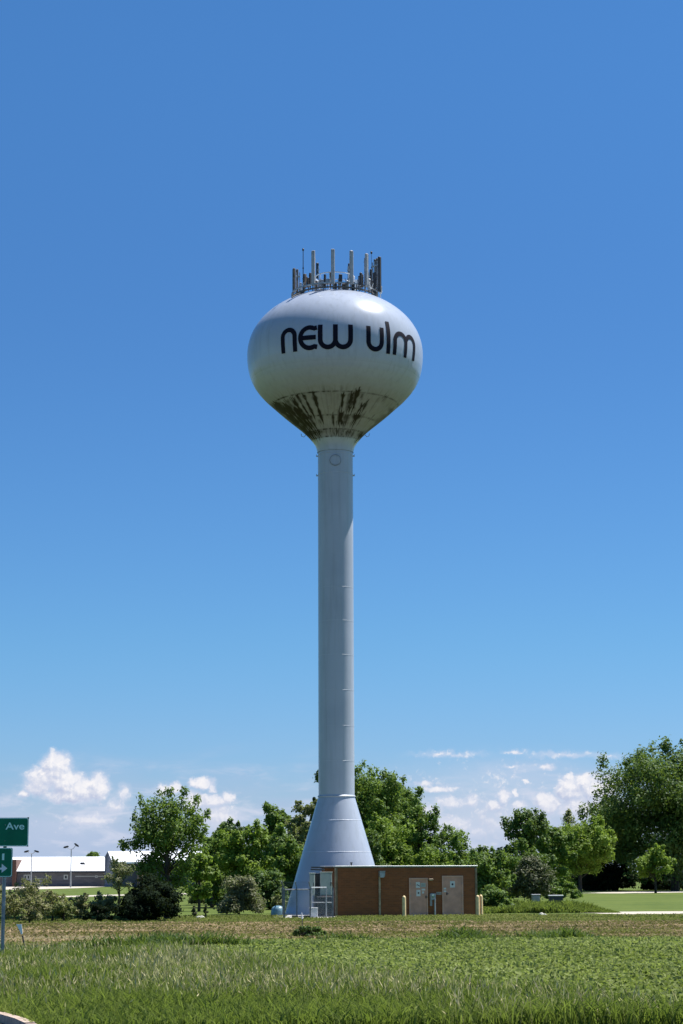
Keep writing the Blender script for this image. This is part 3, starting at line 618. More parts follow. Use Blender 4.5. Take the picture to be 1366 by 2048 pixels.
# chain-link fence
M_link, t, b = newmat('chain_link')
tcx = t.n('ShaderNodeTexCoord'); s3 = t.n('ShaderNodeSeparateXYZ'); t.put(s3.inputs[0], tcx.outputs['UV'])
def tri(v): return t.m('ABSOLUTE', t.m('SUBTRACT', t.m('FRACT', v), .5))
aa = t.m('MULTIPLY', t.m('ADD', s3.outputs[0], s3.outputs[1]), 14); bb = t.m('MULTIPLY', t.m('SUBTRACT', s3.outputs[0], s3.outputs[1]), 14)
wire = t.m('MAXIMUM', t.m('GREATER_THAN', tri(aa), .46), t.m('GREATER_THAN', tri(bb), .46))
b.inputs['Base Color'].default_value = (.45, .47, .5, 1); b.inputs['Roughness'].default_value = .5; t.put(b.inputs['Alpha'], wire)
FP = [(wx(568.5, 113.6), 113.6), (wx(593.7, 113.9), 113.9), (wx(620.5, 114.2), 114.2), (wx(665.5, 114.8), 114.8)]
fence = empty('chain_link_fence', (FP[0][0], FP[0][1], 0), 'galvanised chain-link fence with barbed wire arms in front of the tower foot', 'fence')
def loc_(p, z): return (p[0]-FP[0][0], p[1]-FP[0][1], z)
HF = wz(594, 1779, 113.9)
runs = [(FP[0], FP[1]), (FP[1], FP[2]), (FP[2], FP[3]), (FP[0], (FP[0][0]-.5, 127.0))]
for i, (a, b) in enumerate(runs):
    L = math.hypot(b[0]-a[0], b[1]-a[1]); o = mesh_np('fence_mesh', [loc_(a, .06), loc_(b, .06), loc_(b, HF), loc_(a, HF)], [(0, 1, 2, 3)], M_link, fence)
    ul = o.data.uv_layers.new(name='UVMap')
    for li, c_ in enumerate([(0, 0), (L, 0), (L, HF), (0, HF)]): ul.data[li].uv = c_
    if i != 2:
        k = MB(); k.tube([loc_(a, HF), loc_(b, HF)], .035, 8); k.build('top_rail', M_fpost, fence)
    k = MB(); k.tube([loc_(a, .08), loc_(b, .08)], .01, 5); k.build('bottom_wire', M_fpost, fence)
for i, p_ in enumerate(FP+[(FP[0][0]-.25, 120.), (FP[0][0]-.5, 127.)]):
    x, y, _ = loc_(p_, 0); k = MB(); k.tube([(x, y, 0), (x, y, HF+.08)], .045 if i != 1 else .035, 8)
    k.tube([(x, y, HF+.08), (x-(.08 if i else .12), y-.3, HF+.42)], .025, 6)
    k.build('fence_post', M_fpost, fence)
for j in range(3):
    k = MB(); f_ = .35+.3*j; k.tube([(loc_(p_, 0)[0]-.1*f_, loc_(p_, 0)[1]-.3*f_, HF+.08+.34*f_) for p_ in FP[:3]], .008, 4); k.build('barbed_wire', M_fpost, fence)
for px in (590, 614):
    x = wx(px, 113.9)-FP[0][0]; k = MB(); k.box(x-.17, x+.17, .15, .33, .0, .16, .02); k.build('gate_foot', M_dsteel, fence)
# blue dome tank by the trees
dm = MB(); dm.lathe([(.42, 0), (.42, .22), (.39, .38), (.31, .50), (.17, .57), (0, .59)], 28); dmo = empty('storage_tank', (wx(556, 121), 121, 0), 'low light blue rounded tank lying left of the fence', 'tank')
dm.build('shell', mat('blue_shell', (.14, .27, .34), .4, .1), dmo, True); k = MB(); k.tube([(0, 0, .57), (0, 0, .63)], .06, 12); k.build('cap', M_dsteel, dmo)
# ---------------------------------------------------------------- street sign
M_green = mat('sign_green', (.004, .175, .09), .6, .08, 2., spec=.2)
M_letter = mat('sign_reflective', (.62, .92, .82), .5, .05)
SY = 56.0; sxp = wx(8.2, SY)
sg = empty('street_sign', (sxp, SY, 0), 'green street name sign reading Ave over a smaller green arrow sign on a steel post', 'street sign')
def plate(pl, pr, pt, pb, nm, yo):
    x0, x1 = wx(pl, SY)-sxp, wx(pr, SY)-sxp; z1_, z0 = wz(10, pt, SY), wz(10, pb, SY)
    r_ = .05; poly = []
    for cx, cz, a0 in ((x1-r_, z1_-r_, 0), (x0+r_, z1_-r_, 90), (x0+r_, z0+r_, 180), (x1-r_, z0+r_, 270)):
        for i in range(5): poly.append((cx+r_*math.cos(R(a0+22.5*i)), cz+r_*math.sin(R(a0+22.5*i))))
    cxm, czm = (x0+x1)/2, (z0+z1_)/2
    k = MB(); k.prism(poly, yo, yo+.006); pl_ = k.build(nm, M_green, sg)
    k = MB(); n = len(poly); ins = lambda p, e: (p[0]-e*(1 if p[0] > cxm else -1), p[1]-e*(1 if p[1] > czm else -1))
    V = [(x, yo-.002, z) for x, z in (ins(p, .008) for p in poly)]+[(x, yo-.002, z) for x, z in (ins(p, .026) for p in poly)]
    k.add(V, [(i, (i+1) % n, (i+1) % n+n, i+n) for i in range(n)]); k.build('border', M_letter, pl_)
    return pl_
p1 = plate(-46, 55, 1635.5, 1693, 'name_plate', -.06); p2 = plate(-23, 24.3, 1695.5, 1754, 'arrow_plate', -.06)
V, F = text_mesh('Ave', .27, .002)
def put_text(V, F, px, py, par, width=None):
    x0, z0 = wx(px, SY)-sxp, wz(px, py, SY); sc = 1. if width is None else width/(V[:, 0].max()-V[:, 0].min())
    vv = [(x0+(v[0]-V[:, 0].min())*sc, -.064-v[2], z0+v[1]) for v in V]; return mesh_np('lettering', vv, F, M_letter, par)
Va = V.copy(); Va[:, 0] *= 1; put_text(Va, F, 8.7, 1659, p1, 37*SY/FPX)
V2, F2 = text_mesh('l', .25, .002); put_text(V2, F2, 3.2, 1720, p2, 4.5*SY/FPX)
k = MB(); X = lambda px: wx(px, SY)-sxp; ZZ = lambda py: wz(10, py, SY)
k.add([(X(-15), -.063, ZZ(1735.2)), (X(3), -.063, ZZ(1735.2)), (X(3), -.063, ZZ(1727.5)), (X(14.2), -.063, ZZ(1736.8)), (X(3), -.063, ZZ(1745.5)), (X(3), -.063, ZZ(1739)), (X(-15), -.063, ZZ(1739))], [(0, 1, 5, 6), (1, 2, 3), (1, 3, 5), (3, 4, 5)]); k.build('arrow', mat('arrow_grey', (.75, .80, .82), .5, .05), p2)
k = MB(); zt = wz(8, 1640, SY)
for (xa, xb, ya, yb) in ((-.035, .035, 0, .008), (-.035, -.028, -.03, 0), (.028, .035, -.03, 0), (-.05, -.035, -.034, -.028), (.035, .05, -.034, -.028)): k.box(xa, xb, ya, yb, 0, zt)
k.build('post', M_galv, sg)
for z_ in (wz(8, 1650, SY), wz(8, 1682, SY)):
    k = MB(); k.tube([(0, -.07, z_), (0, -.03, z_)], .012, 8); k.build('bolt', M_galv, sg)
for px, py in ((54.3, 1636.2), (54, 1692)):
    k = MB(); k.box(X(px)-.03, X(px)+.015, -.055, -.045, ZZ(py)-.02, ZZ(py)+.02); k.build('corner_clip', M_dsteel, sg)
# leaning marker and survey stake
Y_ = 60.; mk = empty('field_marker', (wx(56, Y_), Y_, 0), 'leaning dark rod with a white triangular top at the edge of the tall grass', 'marker')
def L_(px, py): return (wx(px, Y_)-wx(56, Y_), 0, wz(px, py, Y_))
k = MB(); k.tube([(.02, 0, 0), L_(47, 1871)], .022, 8); k.build('rod', M_dsteel, mk)
A, B, C = L_(34.5, 1848.5), L_(45, 1848.5), L_(47.5, 1868); D_ = L_(45, 1869)
k = MB(); k.prism([(A[0], A[2]), (B[0], B[2]), (C[0], C[2]), (D_[0], D_[2])], -.012, .012); k.build('pennant', mat('pennant_white', (.93, .93, .90), .6, .02), mk)
Y_ = 92.; sk = empty('survey_stake', (wx(604.5, Y_), Y_, 0), 'thin stake with a white tip standing in the mown strip in front of the fence', 'stake')
k = MB(); k.tube([(0, 0, 0), (.0, 0, wz(604, 1838, Y_))], .022, 6); k.build('rod', M_brownsteel, sk); k = MB(); k.tube([(.0, 0, wz(604, 1838, Y_)), (-.03, 0, wz(604, 1825, Y_))], [.04, .02], 6); k.build('tip', M_white, sk)
# ---------------------------------------------------------------- far buildings on the left
M_wallg, t, b = newmat('grey_brick_wall')
tcx = t.n('ShaderNodeTexCoord'); s3 = t.n('ShaderNodeSeparateXYZ'); t.put(s3.inputs[0], tcx.outputs['Object'])
bk = t.n('ShaderNodeTexBrick'); t.put(bk.inputs['Vector'], t.xyz(t.m('ADD', s3.outputs[0], s3.outputs[1]), s3.outputs[2], 0)); bk.inputs['Scale'].default_value = 1; bk.inputs['Brick Width'].default_value = .8; bk.inputs['Row Height'].default_value = .3
bk.inputs['Color1'].default_value = (.095, .10, .12, 1); bk.inputs['Color2'].default_value = (.14, .14, .16, 1); bk.inputs['Mortar'].default_value = (.10, .095, .10, 1); bk.inputs['Mortar Size'].default_value = .03
t.put(b.inputs['Base Color'], bk.outputs[0]); b.inputs['Roughness'].default_value = .9
M_roofm, t, b = newmat('white_metal_roof'); tcx = t.n('ShaderNodeTexCoord'); s3 = t.n('ShaderNodeSeparateXYZ'); t.put(s3.inputs[0], tcx.outputs['Object'])
rib_ = t.m('GREATER_THAN', t.m('ABSOLUTE', t.m('SUBTRACT', t.m('FRACT', t.m('MULTIPLY', s3.outputs[0], 1.6)), .5)), .44)
t.put(b.inputs['Base Color'], t.mix(rib_, (.86, .88, .9, 1), (.78, .80, .84, 1))); b.inputs['Roughness'].default_value = .4
M_glass = mat('dark_glass', (.02, .025, .035), .1, .1)
M_trimw = mat('pale_window_trim', (.42, .45, .45), .6, .05)
HY = 400.; fb_ = empty('long_shed', (wx(122, HY), HY, 0), 'long low grey brick building with a bright white metal roof far left', 'building'); fxo = wx(122, HY)
def FX(px): return wx(px, HY)-fxo
def FZ(py): return wz(122, py, HY)
zE, zR = FZ(1742), FZ(1713); x0, x1 = FX(-60), FX(224)
k = MB(); k.box(x0, x1, 0, 16, -.5, zE); k.build('wall', M_wallg, fb_)
k = MB(); k.add([(FX(33), -.6, zE), (FX(216), -.6, zE), (FX(197), 8, zR), (FX(33), 8, zR), (FX(33), 16.6, zE), (FX(216), 16.6, zE), (FX(33), -.6, zE-.25), (FX(216), -.6, zE-.25), (FX(216), 16.6, zE-.25), (FX(33), 16.6, zE-.25)], [(0, 1, 2, 3), (3, 2, 5, 4), (6, 7, 1, 0), (1, 5, 2), (7, 8, 5, 1), (0, 3, 4), (9, 6, 0, 4), (6, 9, 8, 7)]); rf = k.build('roof', M_roofm, fb_)
k = MB(); k.add([(FX(-60), 1, zE), (FX(34), 1, zE), (FX(34), 9, zR), (FX(-60), 9, zR)], [(0, 1, 2, 3)]); k.build('rear_roof', M_roofm, fb_)
k = MB(); k.box(FX(25.5), FX(33), -1.2, 6, 0, FZ(1719)); k.build('brick_pier', mat('rust_brick', (.12, .06, .045), .9), fb_)
k = MB(); k.box(FX(33), FX(216), -.7, -.62, zE-.4, zE-.05); k.build('gutter', M_dsteel, fb_)
k = MB(); k.box(FX(155), FX(163), 3.4, 4.2, zE+(zR-zE)*.47, zE+(zR-zE)*.60); k.box(FX(158), FX(166), 3.2, 4.0, zE+(zR-zE)*.44, zE+(zR-zE)*.52); k.build('roof_vent', M_dsteel, rf)
for pl_, pr_, pt, pb in ((47, 53, 1749, 1759), (53.5, 59.5, 1749, 1759), (91, 97, 1750, 1758), (127, 135.5, 1749.5, 1759), (190, 195, 1751, 1756)):
    k = MB(); k.box(FX(pl_), FX(pr_), -.12, -.01, FZ(pb), FZ(pt)); o = k.build('window', M_trimw, fb_)
    k = MB(); w_ = FX(pr_)-FX(pl_); k.box(FX(pl_)+w_*.27, FX(pr_)-w_*.27, -.15, -.12, FZ(pb)+.2, FZ(pt)-.2); k.build('pane', M_glass, o)
k = MB(); k.box(FX(68.5), FX(86), -.12, -.01, 0, FZ(1755)); gd = k.build('garage_door', mat('garage_pale', (.26, .26, .27), .6), fb_)
for i in range(4): k = MB(); k.box(FX(68.5), FX(86), -.14, -.12, .4+.45*i, .43+.45*i); k.build('panel_joint', M_dsteel, gd)
k = MB(); k.box(FX(150), FX(225), -.06, -.01, FZ(1753.5), FZ(1752)); k.build('wall_band', M_trimw, fb_)
# gabled building
GY = 385.; gb = empty('gabled_shed', (wx(250, GY), GY, 0), 'white-roofed gabled building partly hidden behind the tall left tree', 'building'); gx = wx(250, GY)
def GX(px): return wx(px, GY)-gx
def GZ(py): return wz(250, py, GY)
zE, zR = GZ(1724), GZ(1701.5)
k = MB(); xa, xb = GX(224), GX(430); V = [(xa, 0, 0), (xa, 14, 0), (xa, 14, zE), (xa-.5, 7, zR-.2), (xa, 0, zE), (xb, 0, 0), (xb, 14, 0), (xb, 14, zE), (xb, 7, zR-.2), (xb, 0, zE)]
k.add(V, [(0, 4, 3, 2, 1), (5, 6, 7, 8, 9), (0, 5, 9, 4), (1, 2, 7, 6)]); k.build('wall', M_wallg, gb)
k = MB(); k.add([(GX(224), -.5, zE), (xb+.3, -.5, zE), (xb+.3, 7, zR), (GX(206), 7, zR), (GX(224), 14.5, zE), (xb+.3, 14.5, zE), (GX(224), -.5, zE-.3), (xb+.3, -.5, zE-.3)], [(0, 1, 2, 3), (3, 2, 5, 4), (6, 7, 1, 0)]); rf = k.build('roof', M_roofm, gb)
k = MB(); k.add([(GX(200), 7, GZ(1712)), (GX(206), 7, zR), (GX(226), -.5, zE), (GX(226), -.5, 0), (GX(212), 4, 0), (GX(200), 7, 0)], [(0, 1, 2, 3, 4, 5)]); k.build('gable_wall', mat('bluegrey_gable', (.16, .18, .23), .8), gb)
k = MB(); k.box(GX(276), GX(286), -2, 0, 0, GZ(1724)); k.build('brick_porch', mat('pink_brick', (.3, .18, .16), .9), gb)
# floodlight poles
def floodpole(px, ptop, Y, lab, tilt):
    x = wx(px, Y); o = empty('floodlight_pole', (x, Y, 0), lab, 'floodlight pole', group='twin floodlight poles by the white roof'); zt = wz(px, ptop, Y)
    k = MB(); k.tube([(0, 0, 0), (0, 0, zt-.6)], [.14, .08], 8); k.build('pole', M_ant, o)
    k = MB(); k.tube([(-.9, 0, zt-.2), (-.35, 0, zt-.5), (0, 0, zt-.6), (.35, 0, zt-.5), (.9, 0, zt-.1+tilt)], .05, 6); k.build('crossarm', M_ant, o)
    for s in (-1, 1):
        k = MB(); a = R(-18)*s-(R(20) if tilt and s > 0 else 0)
        pts = [(-.5, -.12), (-.35, .12), (.35, .16), (.55, -.05), (.2, -.2)]; pts = [(q_*s*math.cos(a)-w_*math.sin(a), q_*s*math.sin(a)+w_*math.cos(a)) for q_, w_ in pts]
        k.prism([(q_+s*.95, w_+zt-.15+(tilt if s > 0 else 0)) for q_, w_ in pts], -.3, .3); k.build('floodlight', M_dsteel, o)
floodpole(61.5, 1701, 390., 'shorter floodlight pole, the left one beside the street sign', 0)
floodpole(141, 1692, 372., 'taller floodlight pole with spread lamps in front of the white roof', .35)
# utility boxes by the weeds on the right
def ubox(px, Y, w_, h_, lab, m1, m2):
    o = empty('utility_box', (wx(px, Y), Y, 0), lab, 'utility box'); k = MB(); k.box(-w_/2, w_/2, 0, .6, 0, h_, .02); k.build('body', m1, o)
    k = MB(); k.box(-w_/2-.04, w_/2+.04, -.05, .65, h_, h_+.07, .015); k.build('lid', m2, o)
    k = MB(); k.box(-w_/2+.04, -.01, -.015, -.001, .1, h_-.06); k.build('door', m1, o); k = MB(); k.box(.01, w_/2-.04, -.015, -.001, .1, h_-.06); k.build('door', m1, o)
ubox(1112, 142., .95, .82, 'dark utility box with a white lid behind the weeds', mat('navy_box', (.03, .035, .05), .5), M_white)
ubox(1072, 144., .55, .86, 'small grey utility box left of the dark one behind the weeds', M_ant, M_galv)
# white rocks
def rock(px, Y, s, lab):
    import bmesh
    bm = bmesh.new(); bmesh.ops.create_icosphere(bm, subdivisions=3, radius=1.); rq = random.Random(px)
    for v in bm.verts: n = v.co.normalized(); v.co = Vector((n.x*s*1.3, n.y*s, max(-.1, n.z)*s*.8))*(1+.12*math.sin(5*n.x+px)+.1*math.cos(6*n.y+n.z*4))
    me = bpy.data.meshes.new('rock'); bm.to_mesh(me); bm.free(); me.materials.append(mat('pale_rock', (.62, .60, .52), .9, .15, 8.)); o = bpy.data.objects.new('rock', me); COL.objects.link(o); o.location = (wx(px, Y), Y, 0); tag(o, lab, 'rock')
rock(401, 114., .2, 'small white rock between the two little conifers'); rock(1083, 118., .2, 'small white rock on the grass right of the brick building')
# ---------------------------------------------------------------- vegetation
L_mid = leafmat('leaf_mid', (.04, .085, .013), (.15, .25, .04), .42)
L_dark = leafmat('leaf_dark', (.025, .06, .013), (.10, .175, .035), .35)
L_light = leafmat('leaf_light', (.07, .13, .013), (.24, .35, .045), .45)
L_shade = leafmat('leaf_shaded', (.003, .008, .004), (.012, .024, .009), .05, .9, .1)  # near-black leaf colour stands in for shadow lying on these bushes
L_olive = leafmat('leaf_olive', (.09, .105, .035), (.26, .28, .11), .4)
L_grey = leafmat('leaf_grey', (.09, .10, .05), (.26, .265, .15), .35)
L_scrub = leafmat('leaf_scrub', (.12, .12, .05), (.33, .31, .15), .4)
L_conif = leafmat('leaf_conifer', (.03, .045, .018), (.11, .12, .05), .15)
M_bark = mat('bark', (.07, .055, .042), .95, .3, 6., bump=.5, stretch=(1, 1, .25))
def leafquads(P_, N_, size, asp=.55):
    n = len(P_); N_ = N_/np.maximum(np.linalg.norm(N_, axis=1, keepdims=True), 1e-6)
    A = rng.normal(size=(n, 3)); A -= N_*np.sum(A*N_, 1, keepdims=True); A /= np.linalg.norm(A, axis=1, keepdims=True)
    B = np.cross(N_, A); s = size[:, None]
    V = np.stack([P_-A*s*.5, P_+B*s*asp*.5-A*s*.05, P_+A*s*.5+N_*s*.06, P_-B*s*asp*.5-A*s*.05], 1).reshape(-1, 3)
    return V, np.arange(4*n).reshape(n, 4)
def tree(name, label, px, ytop, wpx, Y, mt, cb=.18, nl=9000, leaf=.26, shape='round', seed=0, ncl=46, gap=0., cat='tree', group=None, drop=0, trunk_r=None, dens_k=1.6, rck=1., lean=0., spike=0.):
    global rng
    rng = np.random.default_rng(seed*13+int(px))
    x = float(wx(px, Y)); H_ = float(wz(px, ytop, Y)); Wd = wpx*Y/FPX
    a = Wd/2; zc0 = H_*cb; hc = (H_-zc0)/2; zc = zc0+hc
    root = empty(name, (x, Y, 0), label, cat, group=group)
    # clump centres
    C = []; 
    while len(C) < ncl:
        v = rng.normal(size=3); v /= np.linalg.norm(v); r_ = rng.uniform(.35, .93)**.55
        if len(C) % 5 == 0: r_ = rng.uniform(.1, .5)
        px_, py_, pz_ = v*r_
        if shape == 'cone': k_ = max(.12, (1-pz_)/2*1.25); px_ *= k_; py_ *= k_
        if shape == 'vase': k_ = .62+.38*min(1, (pz_+1)*.9); px_ *= k_; py_ *= k_
        if shape == 'full' and pz_ < 0: k_ = min(1.6, math.sqrt(max(.0, 1-.25*pz_**2))/math.sqrt(max(.25, 1-pz_**2))); px_ *= k_; py_ *= k_
        if shape == 'dome': pz_ = abs(pz_)*1.9-.95
        C.append((px_, py_, pz_))
    C = np.array(C); rc = rng.uniform(.20, .34, ncl)*min(a, hc*1.1)*rck
    sc_ = np.array([a, a*.9, hc]); CC = C*(sc_*1.04-np.minimum(rc.mean()*.75, sc_*.25))+np.array([lean, 0, zc])
    # small sprigs make the outline ragged
    ns = int(min(ncl, 80)*1.1); v = rng.normal(size=(ns, 3)); v[:, 2] = np.abs(v[:, 2])*1.0-.35; v /= np.linalg.norm(v, axis=1, keepdims=True)
    if shape not in ('cone', 'dome'):
        near_ = np.argmin(((C[None, :, :]-v[:, None, :]*.95)**2).sum(-1), 1)
        SP = CC[near_]+v*(rc[near_]*rng.uniform(.85, 1.35, ns))[:, None]
        CC = np.concatenate([CC, SP]); C = np.concatenate([C, v]); rc = np.concatenate([rc, rc[near_]*rng.uniform(.28, .5, ns)]); 
    nall = len(CC)
    tc_ = rng.uniform(-.22, .22, nall)
    per = rng.multinomial(int(nl*dens_k), (rc**2)/np.sum(rc**2)); PP = []; NN = []; TTt = []
    for i in range(nall):
        m_ = per[i]; v = rng.normal(size=(m_, 3)); v /= np.linalg.norm(v, axis=1, keepdims=True)
        q_ = rng.uniform(.0, 1, m_)**.35*(1+.1*rng.normal(size=m_))
        # ragged twigs
        lump = 1+.28*np.sin(v[:, 0]*5+i)*np.cos(v[:, 1]*6+2*i)+.15*np.sin(v[:, 2]*9+i)
        P_ = CC[i]+v*(q_*lump)[:, None]*rc[i]*(np.array([1.15, 1.15, .85]) if i < ncl else np.array([.9, .9, 1.15]))
        PP.append(P_); NN.append(v*.9+rng.normal(size=(m_, 3))*.55+np.array([0, 0, .45])); TTt.append(.5+tc_[i]+rng.normal(0, .2, m_))
    P_ = np.concatenate(PP); N_ = np.concatenate(NN); T_ = np.concatenate(TTt)
    keep = P_[:, 2] > .03*H_
    P_, N_, T_ = P_[keep], N_[keep], T_[keep]
    V, F = leafquads(P_, N_, leaf*rng.uniform(.6, 1.3, len(P_)))
    mesh_np('crown', V, F, mt, root, fattr=np.clip(T_, 0, 1))
    k = MB(); tr = trunk_r or max(.05, H_*.022); zt = zc+hc*.35
    k.tube([(0, 0, -.05), (tr*.3, 0, H_*.12), (lean*.4, .0, zt*.6), (lean*.7, 0, zt)], [tr*1.35, tr, tr*.7, tr*.2], 9); k.build('trunk', M_bark, root, True)
    k = MB(); idx = rng.permutation(ncl)[:min(22, ncl)]
    for i in idx:
        e = CC[i]; s_z = max(H_*.1, min(zt*.9, e[2]*rng.uniform(.45, .75))); m_ = np.array([e[0]*.45, e[1]*.45, s_z+(e[2]-s_z)*.4])
        k.tube([(lean*.5*s_z/zt, 0, s_z), tuple(m_), tuple(e)], [tr*.4, tr*.25, tr*.07], 5)
    k.build('limbs', M_bark, root, True)
    return root
# left group
tree('cottonwood_tree', 'open-crowned cottonwood rising above the dark bush on the left', 334, 1580, 172, 112., L_mid, .14, 12500, .20, 'round', 101, 84, dens_k=1., rck=.80)
tree('bush', 'broad bush coloured near-black as if shaded at the foot of the cottonwood', 300, 1738, 150, 108., L_shade, 0, 12000, .16, 'dome', 2, 44, cat='bush')
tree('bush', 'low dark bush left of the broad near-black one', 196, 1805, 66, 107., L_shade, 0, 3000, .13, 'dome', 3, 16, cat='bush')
tree('maple_tree', 'small leafy maple just right of the cottonwood', 398, 1700, 74, 135., L_light, .12, 4500, .24, 'round', 4, 26)
tree('ash_tree', 'dark rounded ash at the left end of the middle tree line', 462, 1622, 100, 160., L_dark, .0, 9000, .27, 'full', 5, 40)
tree('maple_tree', 'bright green maple bulging out in front of the dark ash', 500, 1640, 120, 148., L_light, .0, 10000, .25, 'full', 6, 44)
tree('elm_tree', 'tall pointed elm in the middle of the tree line left of the tower', 548, 1588, 84, 170., L_mid, .0, 8500, .28, 'full', 7, 40, spike=.04)
tree('willow_tree', 'feathery olive willow touching the left side of the tower', 603, 1584, 90, 160., L_olive, .0, 8500, .25, 'full', 8, 40, spike=.05)
tree('maple_tree', 'deep green maple low beside the tower cone on its left', 576, 1660, 120, 143., L_mid, .0, 10000, .24, 'full', 9, 40)
tree('oak_tree', 'dark oak whose branches poke out left of the shaft', 640, 1540, 56, 182., L_dark, .2, 4200, .3, 'round', 10, 24, spike=.03)
tree('shrub', 'grey-green spreading shrub on the lawn left of the fence', 478, 1742, 100, 125., L_grey, 0, 6500, .16, 'dome', 11, 34, cat='shrub')
tree('shrub', 'pale small shrub beside the blue tank', 556, 1775, 34, 128., L_olive, 0, 1500, .15, 'dome', 12, 14, cat='shrub')
tree('shrub', 'light green bushy shrub behind the dark bush at its right edge', 408, 1752, 84, 165., L_olive, 0, 3600, .2, 'dome', 13, 22, cat='shrub')
for i, (px, yt, w_) in enumerate(((388.5, 1809, 13), (411.5, 1803, 11))):
    tree('small_conifer', ('squat little dark conifer left of the white rock', 'slim little dark conifer right of the white rock')[i], px, yt, w_, 116., L_conif, .06, 900, .09, 'cone', 14+i, 16, cat='conifer', group='little conifers on the left lawn')
# right of the tower
tree('oak_tree', 'biggest dark oak, domed, directly right of the tower shaft', 744, 1518, 180, 185., L_mid, .04, 21000, .30, 'full', 16, 80, spike=.03)
tree('oak_tree', 'second dark oak filling the right shoulder between the biggest oak and the locust', 792, 1546, 130, 190., L_mid, .0, 11000, .30, 'full', 79, 46)
tree('locust_tree', 'loose-branched locust at the right shoulder of the big oak', 842, 1592, 96, 180., L_mid, .1, 6000, .26, 'round', 17, 34, spike=.06)
tree('maple_tree', 'bright maple behind the left half of the brick building roof', 772, 1615, 118, 150., L_light, .0, 9500, .24, 'full', 18, 44)
tree('elm_tree', 'sparse dark elm close behind the brick building roof', 738, 1660, 90, 146., L_dark, .0, 6000, .24, 'full', 19, 32)
tree('maple_tree', 'yellow-green maple behind the middle of the brick building', 858, 1686, 112, 148., L_light, .0, 8000, .24, 'full', 20, 38)
tree('ash_tree', 'mid-green ash above the right door of the brick building', 905, 1650, 110, 175., L_mid, .0, 8000, .26, 'full', 21, 38, spike=.04)
tree('poplar_tree', 'low olive poplar right of the ash behind the building', 950, 1686, 80, 185., L_olive, .0, 5000, .26, 'full', 22, 28, spike=.04)
tree('maple_tree', 'leafy maple just past the right corner of the brick building', 972, 1688, 108, 140., L_mid, .0, 9500, .22, 'full', 23, 42)
tree('ash_tree', 'dark tall ash standing behind the brown spruce', 1056, 1616, 108, 215., L_dark, .0, 9000, .32, 'full', 24, 40, spike=.03)
tree('spruce_tree', 'brown-tinged spreading spruce behind the utility boxes', 1062, 1700, 116, 165., L_conif, .0, 12000, .2, 'cone', 25, 54, cat='spruce')
tree('poplar_tree', 'slim spiky poplar behind the round bright tree', 1150, 1622, 90, 300., L_olive, .1, 6000, .36, 'round', 26, 30, spike=.12)
tree('linden_tree', 'round bright green linden with two trunks by the park path', 1160, 1634, 140, 243., L_light, .17, 21000, .32, 'round', 27, 100, rck=.9)
tree('oak_tree', 'enormous dark oak filling the right edge of the view', 1350, 1474, 330, 262., L_dark, .02, 42000, .42, 'full', 28, 150, rck=.72)
tree('oak_tree', 'dark lower oak at the left foot of the enormous one', 1232, 1592, 110, 275., L_dark, .0, 9000, .38, 'full', 29, 36)
tree('young_maple_tree', 'small pale maple in front of the enormous dark oak', 1311, 1688, 76, 236., L_light, .14, 5000, .3, 'round', 30, 30)
tree('pine_tree', 'low dark pine behind the path at the right edge', 1390, 1690, 140, 280., L_dark, .0, 8000, .4, 'round', 31, 30)
tree('hedge_bush', 'dark low hedge bush behind the linden trunks', 1120, 1732, 160, 290., L_mid, 0, 6000, .38, 'dome', 32, 40, rck=1.5, cat='bush')
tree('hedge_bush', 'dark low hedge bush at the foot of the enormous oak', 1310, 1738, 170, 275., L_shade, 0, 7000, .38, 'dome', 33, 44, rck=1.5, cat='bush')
tree('small_tree', 'tiny round tree showing over the long white roof', 183, 1698, 40, 470., L_mid, .0, 5200, .5, 'dome', 34, 30)
tree('maple_tree', 'green maple filling the gap left of the brown spruce', 1012, 1706, 84, 176., L_mid, .0, 7000, .25, 'full', 70, 32)
tree('ash_tree', 'mid-green ash between the dark tall ash and the linden', 1100, 1630, 92, 225., L_mid, .0, 10000, .32, 'full', 71, 40)
tree('maple_tree', 'mid-green maple between the brown spruce and the maple past the building corner', 1034, 1668, 80, 200., L_mid, .0, 8000, .28, 'full', 80, 36)
tree('maple_tree', 'shaded maple between the cottonwood and the dark rounded ash', 424, 1662, 66, 150., L_mid, .0, 6500, .24, 'full', 81, 30)
tree('maple_tree', 'mid-green maple low behind the right corner of the building roof', 925, 1712, 90, 152., L_mid, .0, 7000, .24, 'full', 72, 30)
tree('thicket_bush', 'low green thicket bush below the dark ash left of the tower', 448, 1722, 90, 152., L_mid, .0, 5000, .24, 'dome', 73, 26, cat='bush')
tree('thicket_bush', 'low dark thicket bush behind the blue tank', 540, 1732, 100, 140., L_dark, .0, 6000, .22, 'dome', 74, 28, cat='bush')
tree('thicket_bush', 'light green thicket bush to the right of the bollard pair', 985, 1762, 84, 132., L_mid, .0, 5000, .19, 'dome', 75, 26, cat='bush')
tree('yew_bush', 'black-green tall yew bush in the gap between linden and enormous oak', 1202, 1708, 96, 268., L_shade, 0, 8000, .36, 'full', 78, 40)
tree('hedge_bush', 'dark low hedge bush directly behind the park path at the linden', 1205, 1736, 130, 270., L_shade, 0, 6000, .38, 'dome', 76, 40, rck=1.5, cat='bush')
tree('hedge_bush', 'low green hedge bush right behind the utility boxes', 1120, 1756, 90, 190., L_mid, 0, 4500, .26, 'dome', 77, 26, cat='bush')
tree('small_tree', 'pale willowy little tree in front of the gabled building', 238, 1706, 66, 170., L_grey, .2, 1500, .2, 'round', 35, 22, spike=.05)
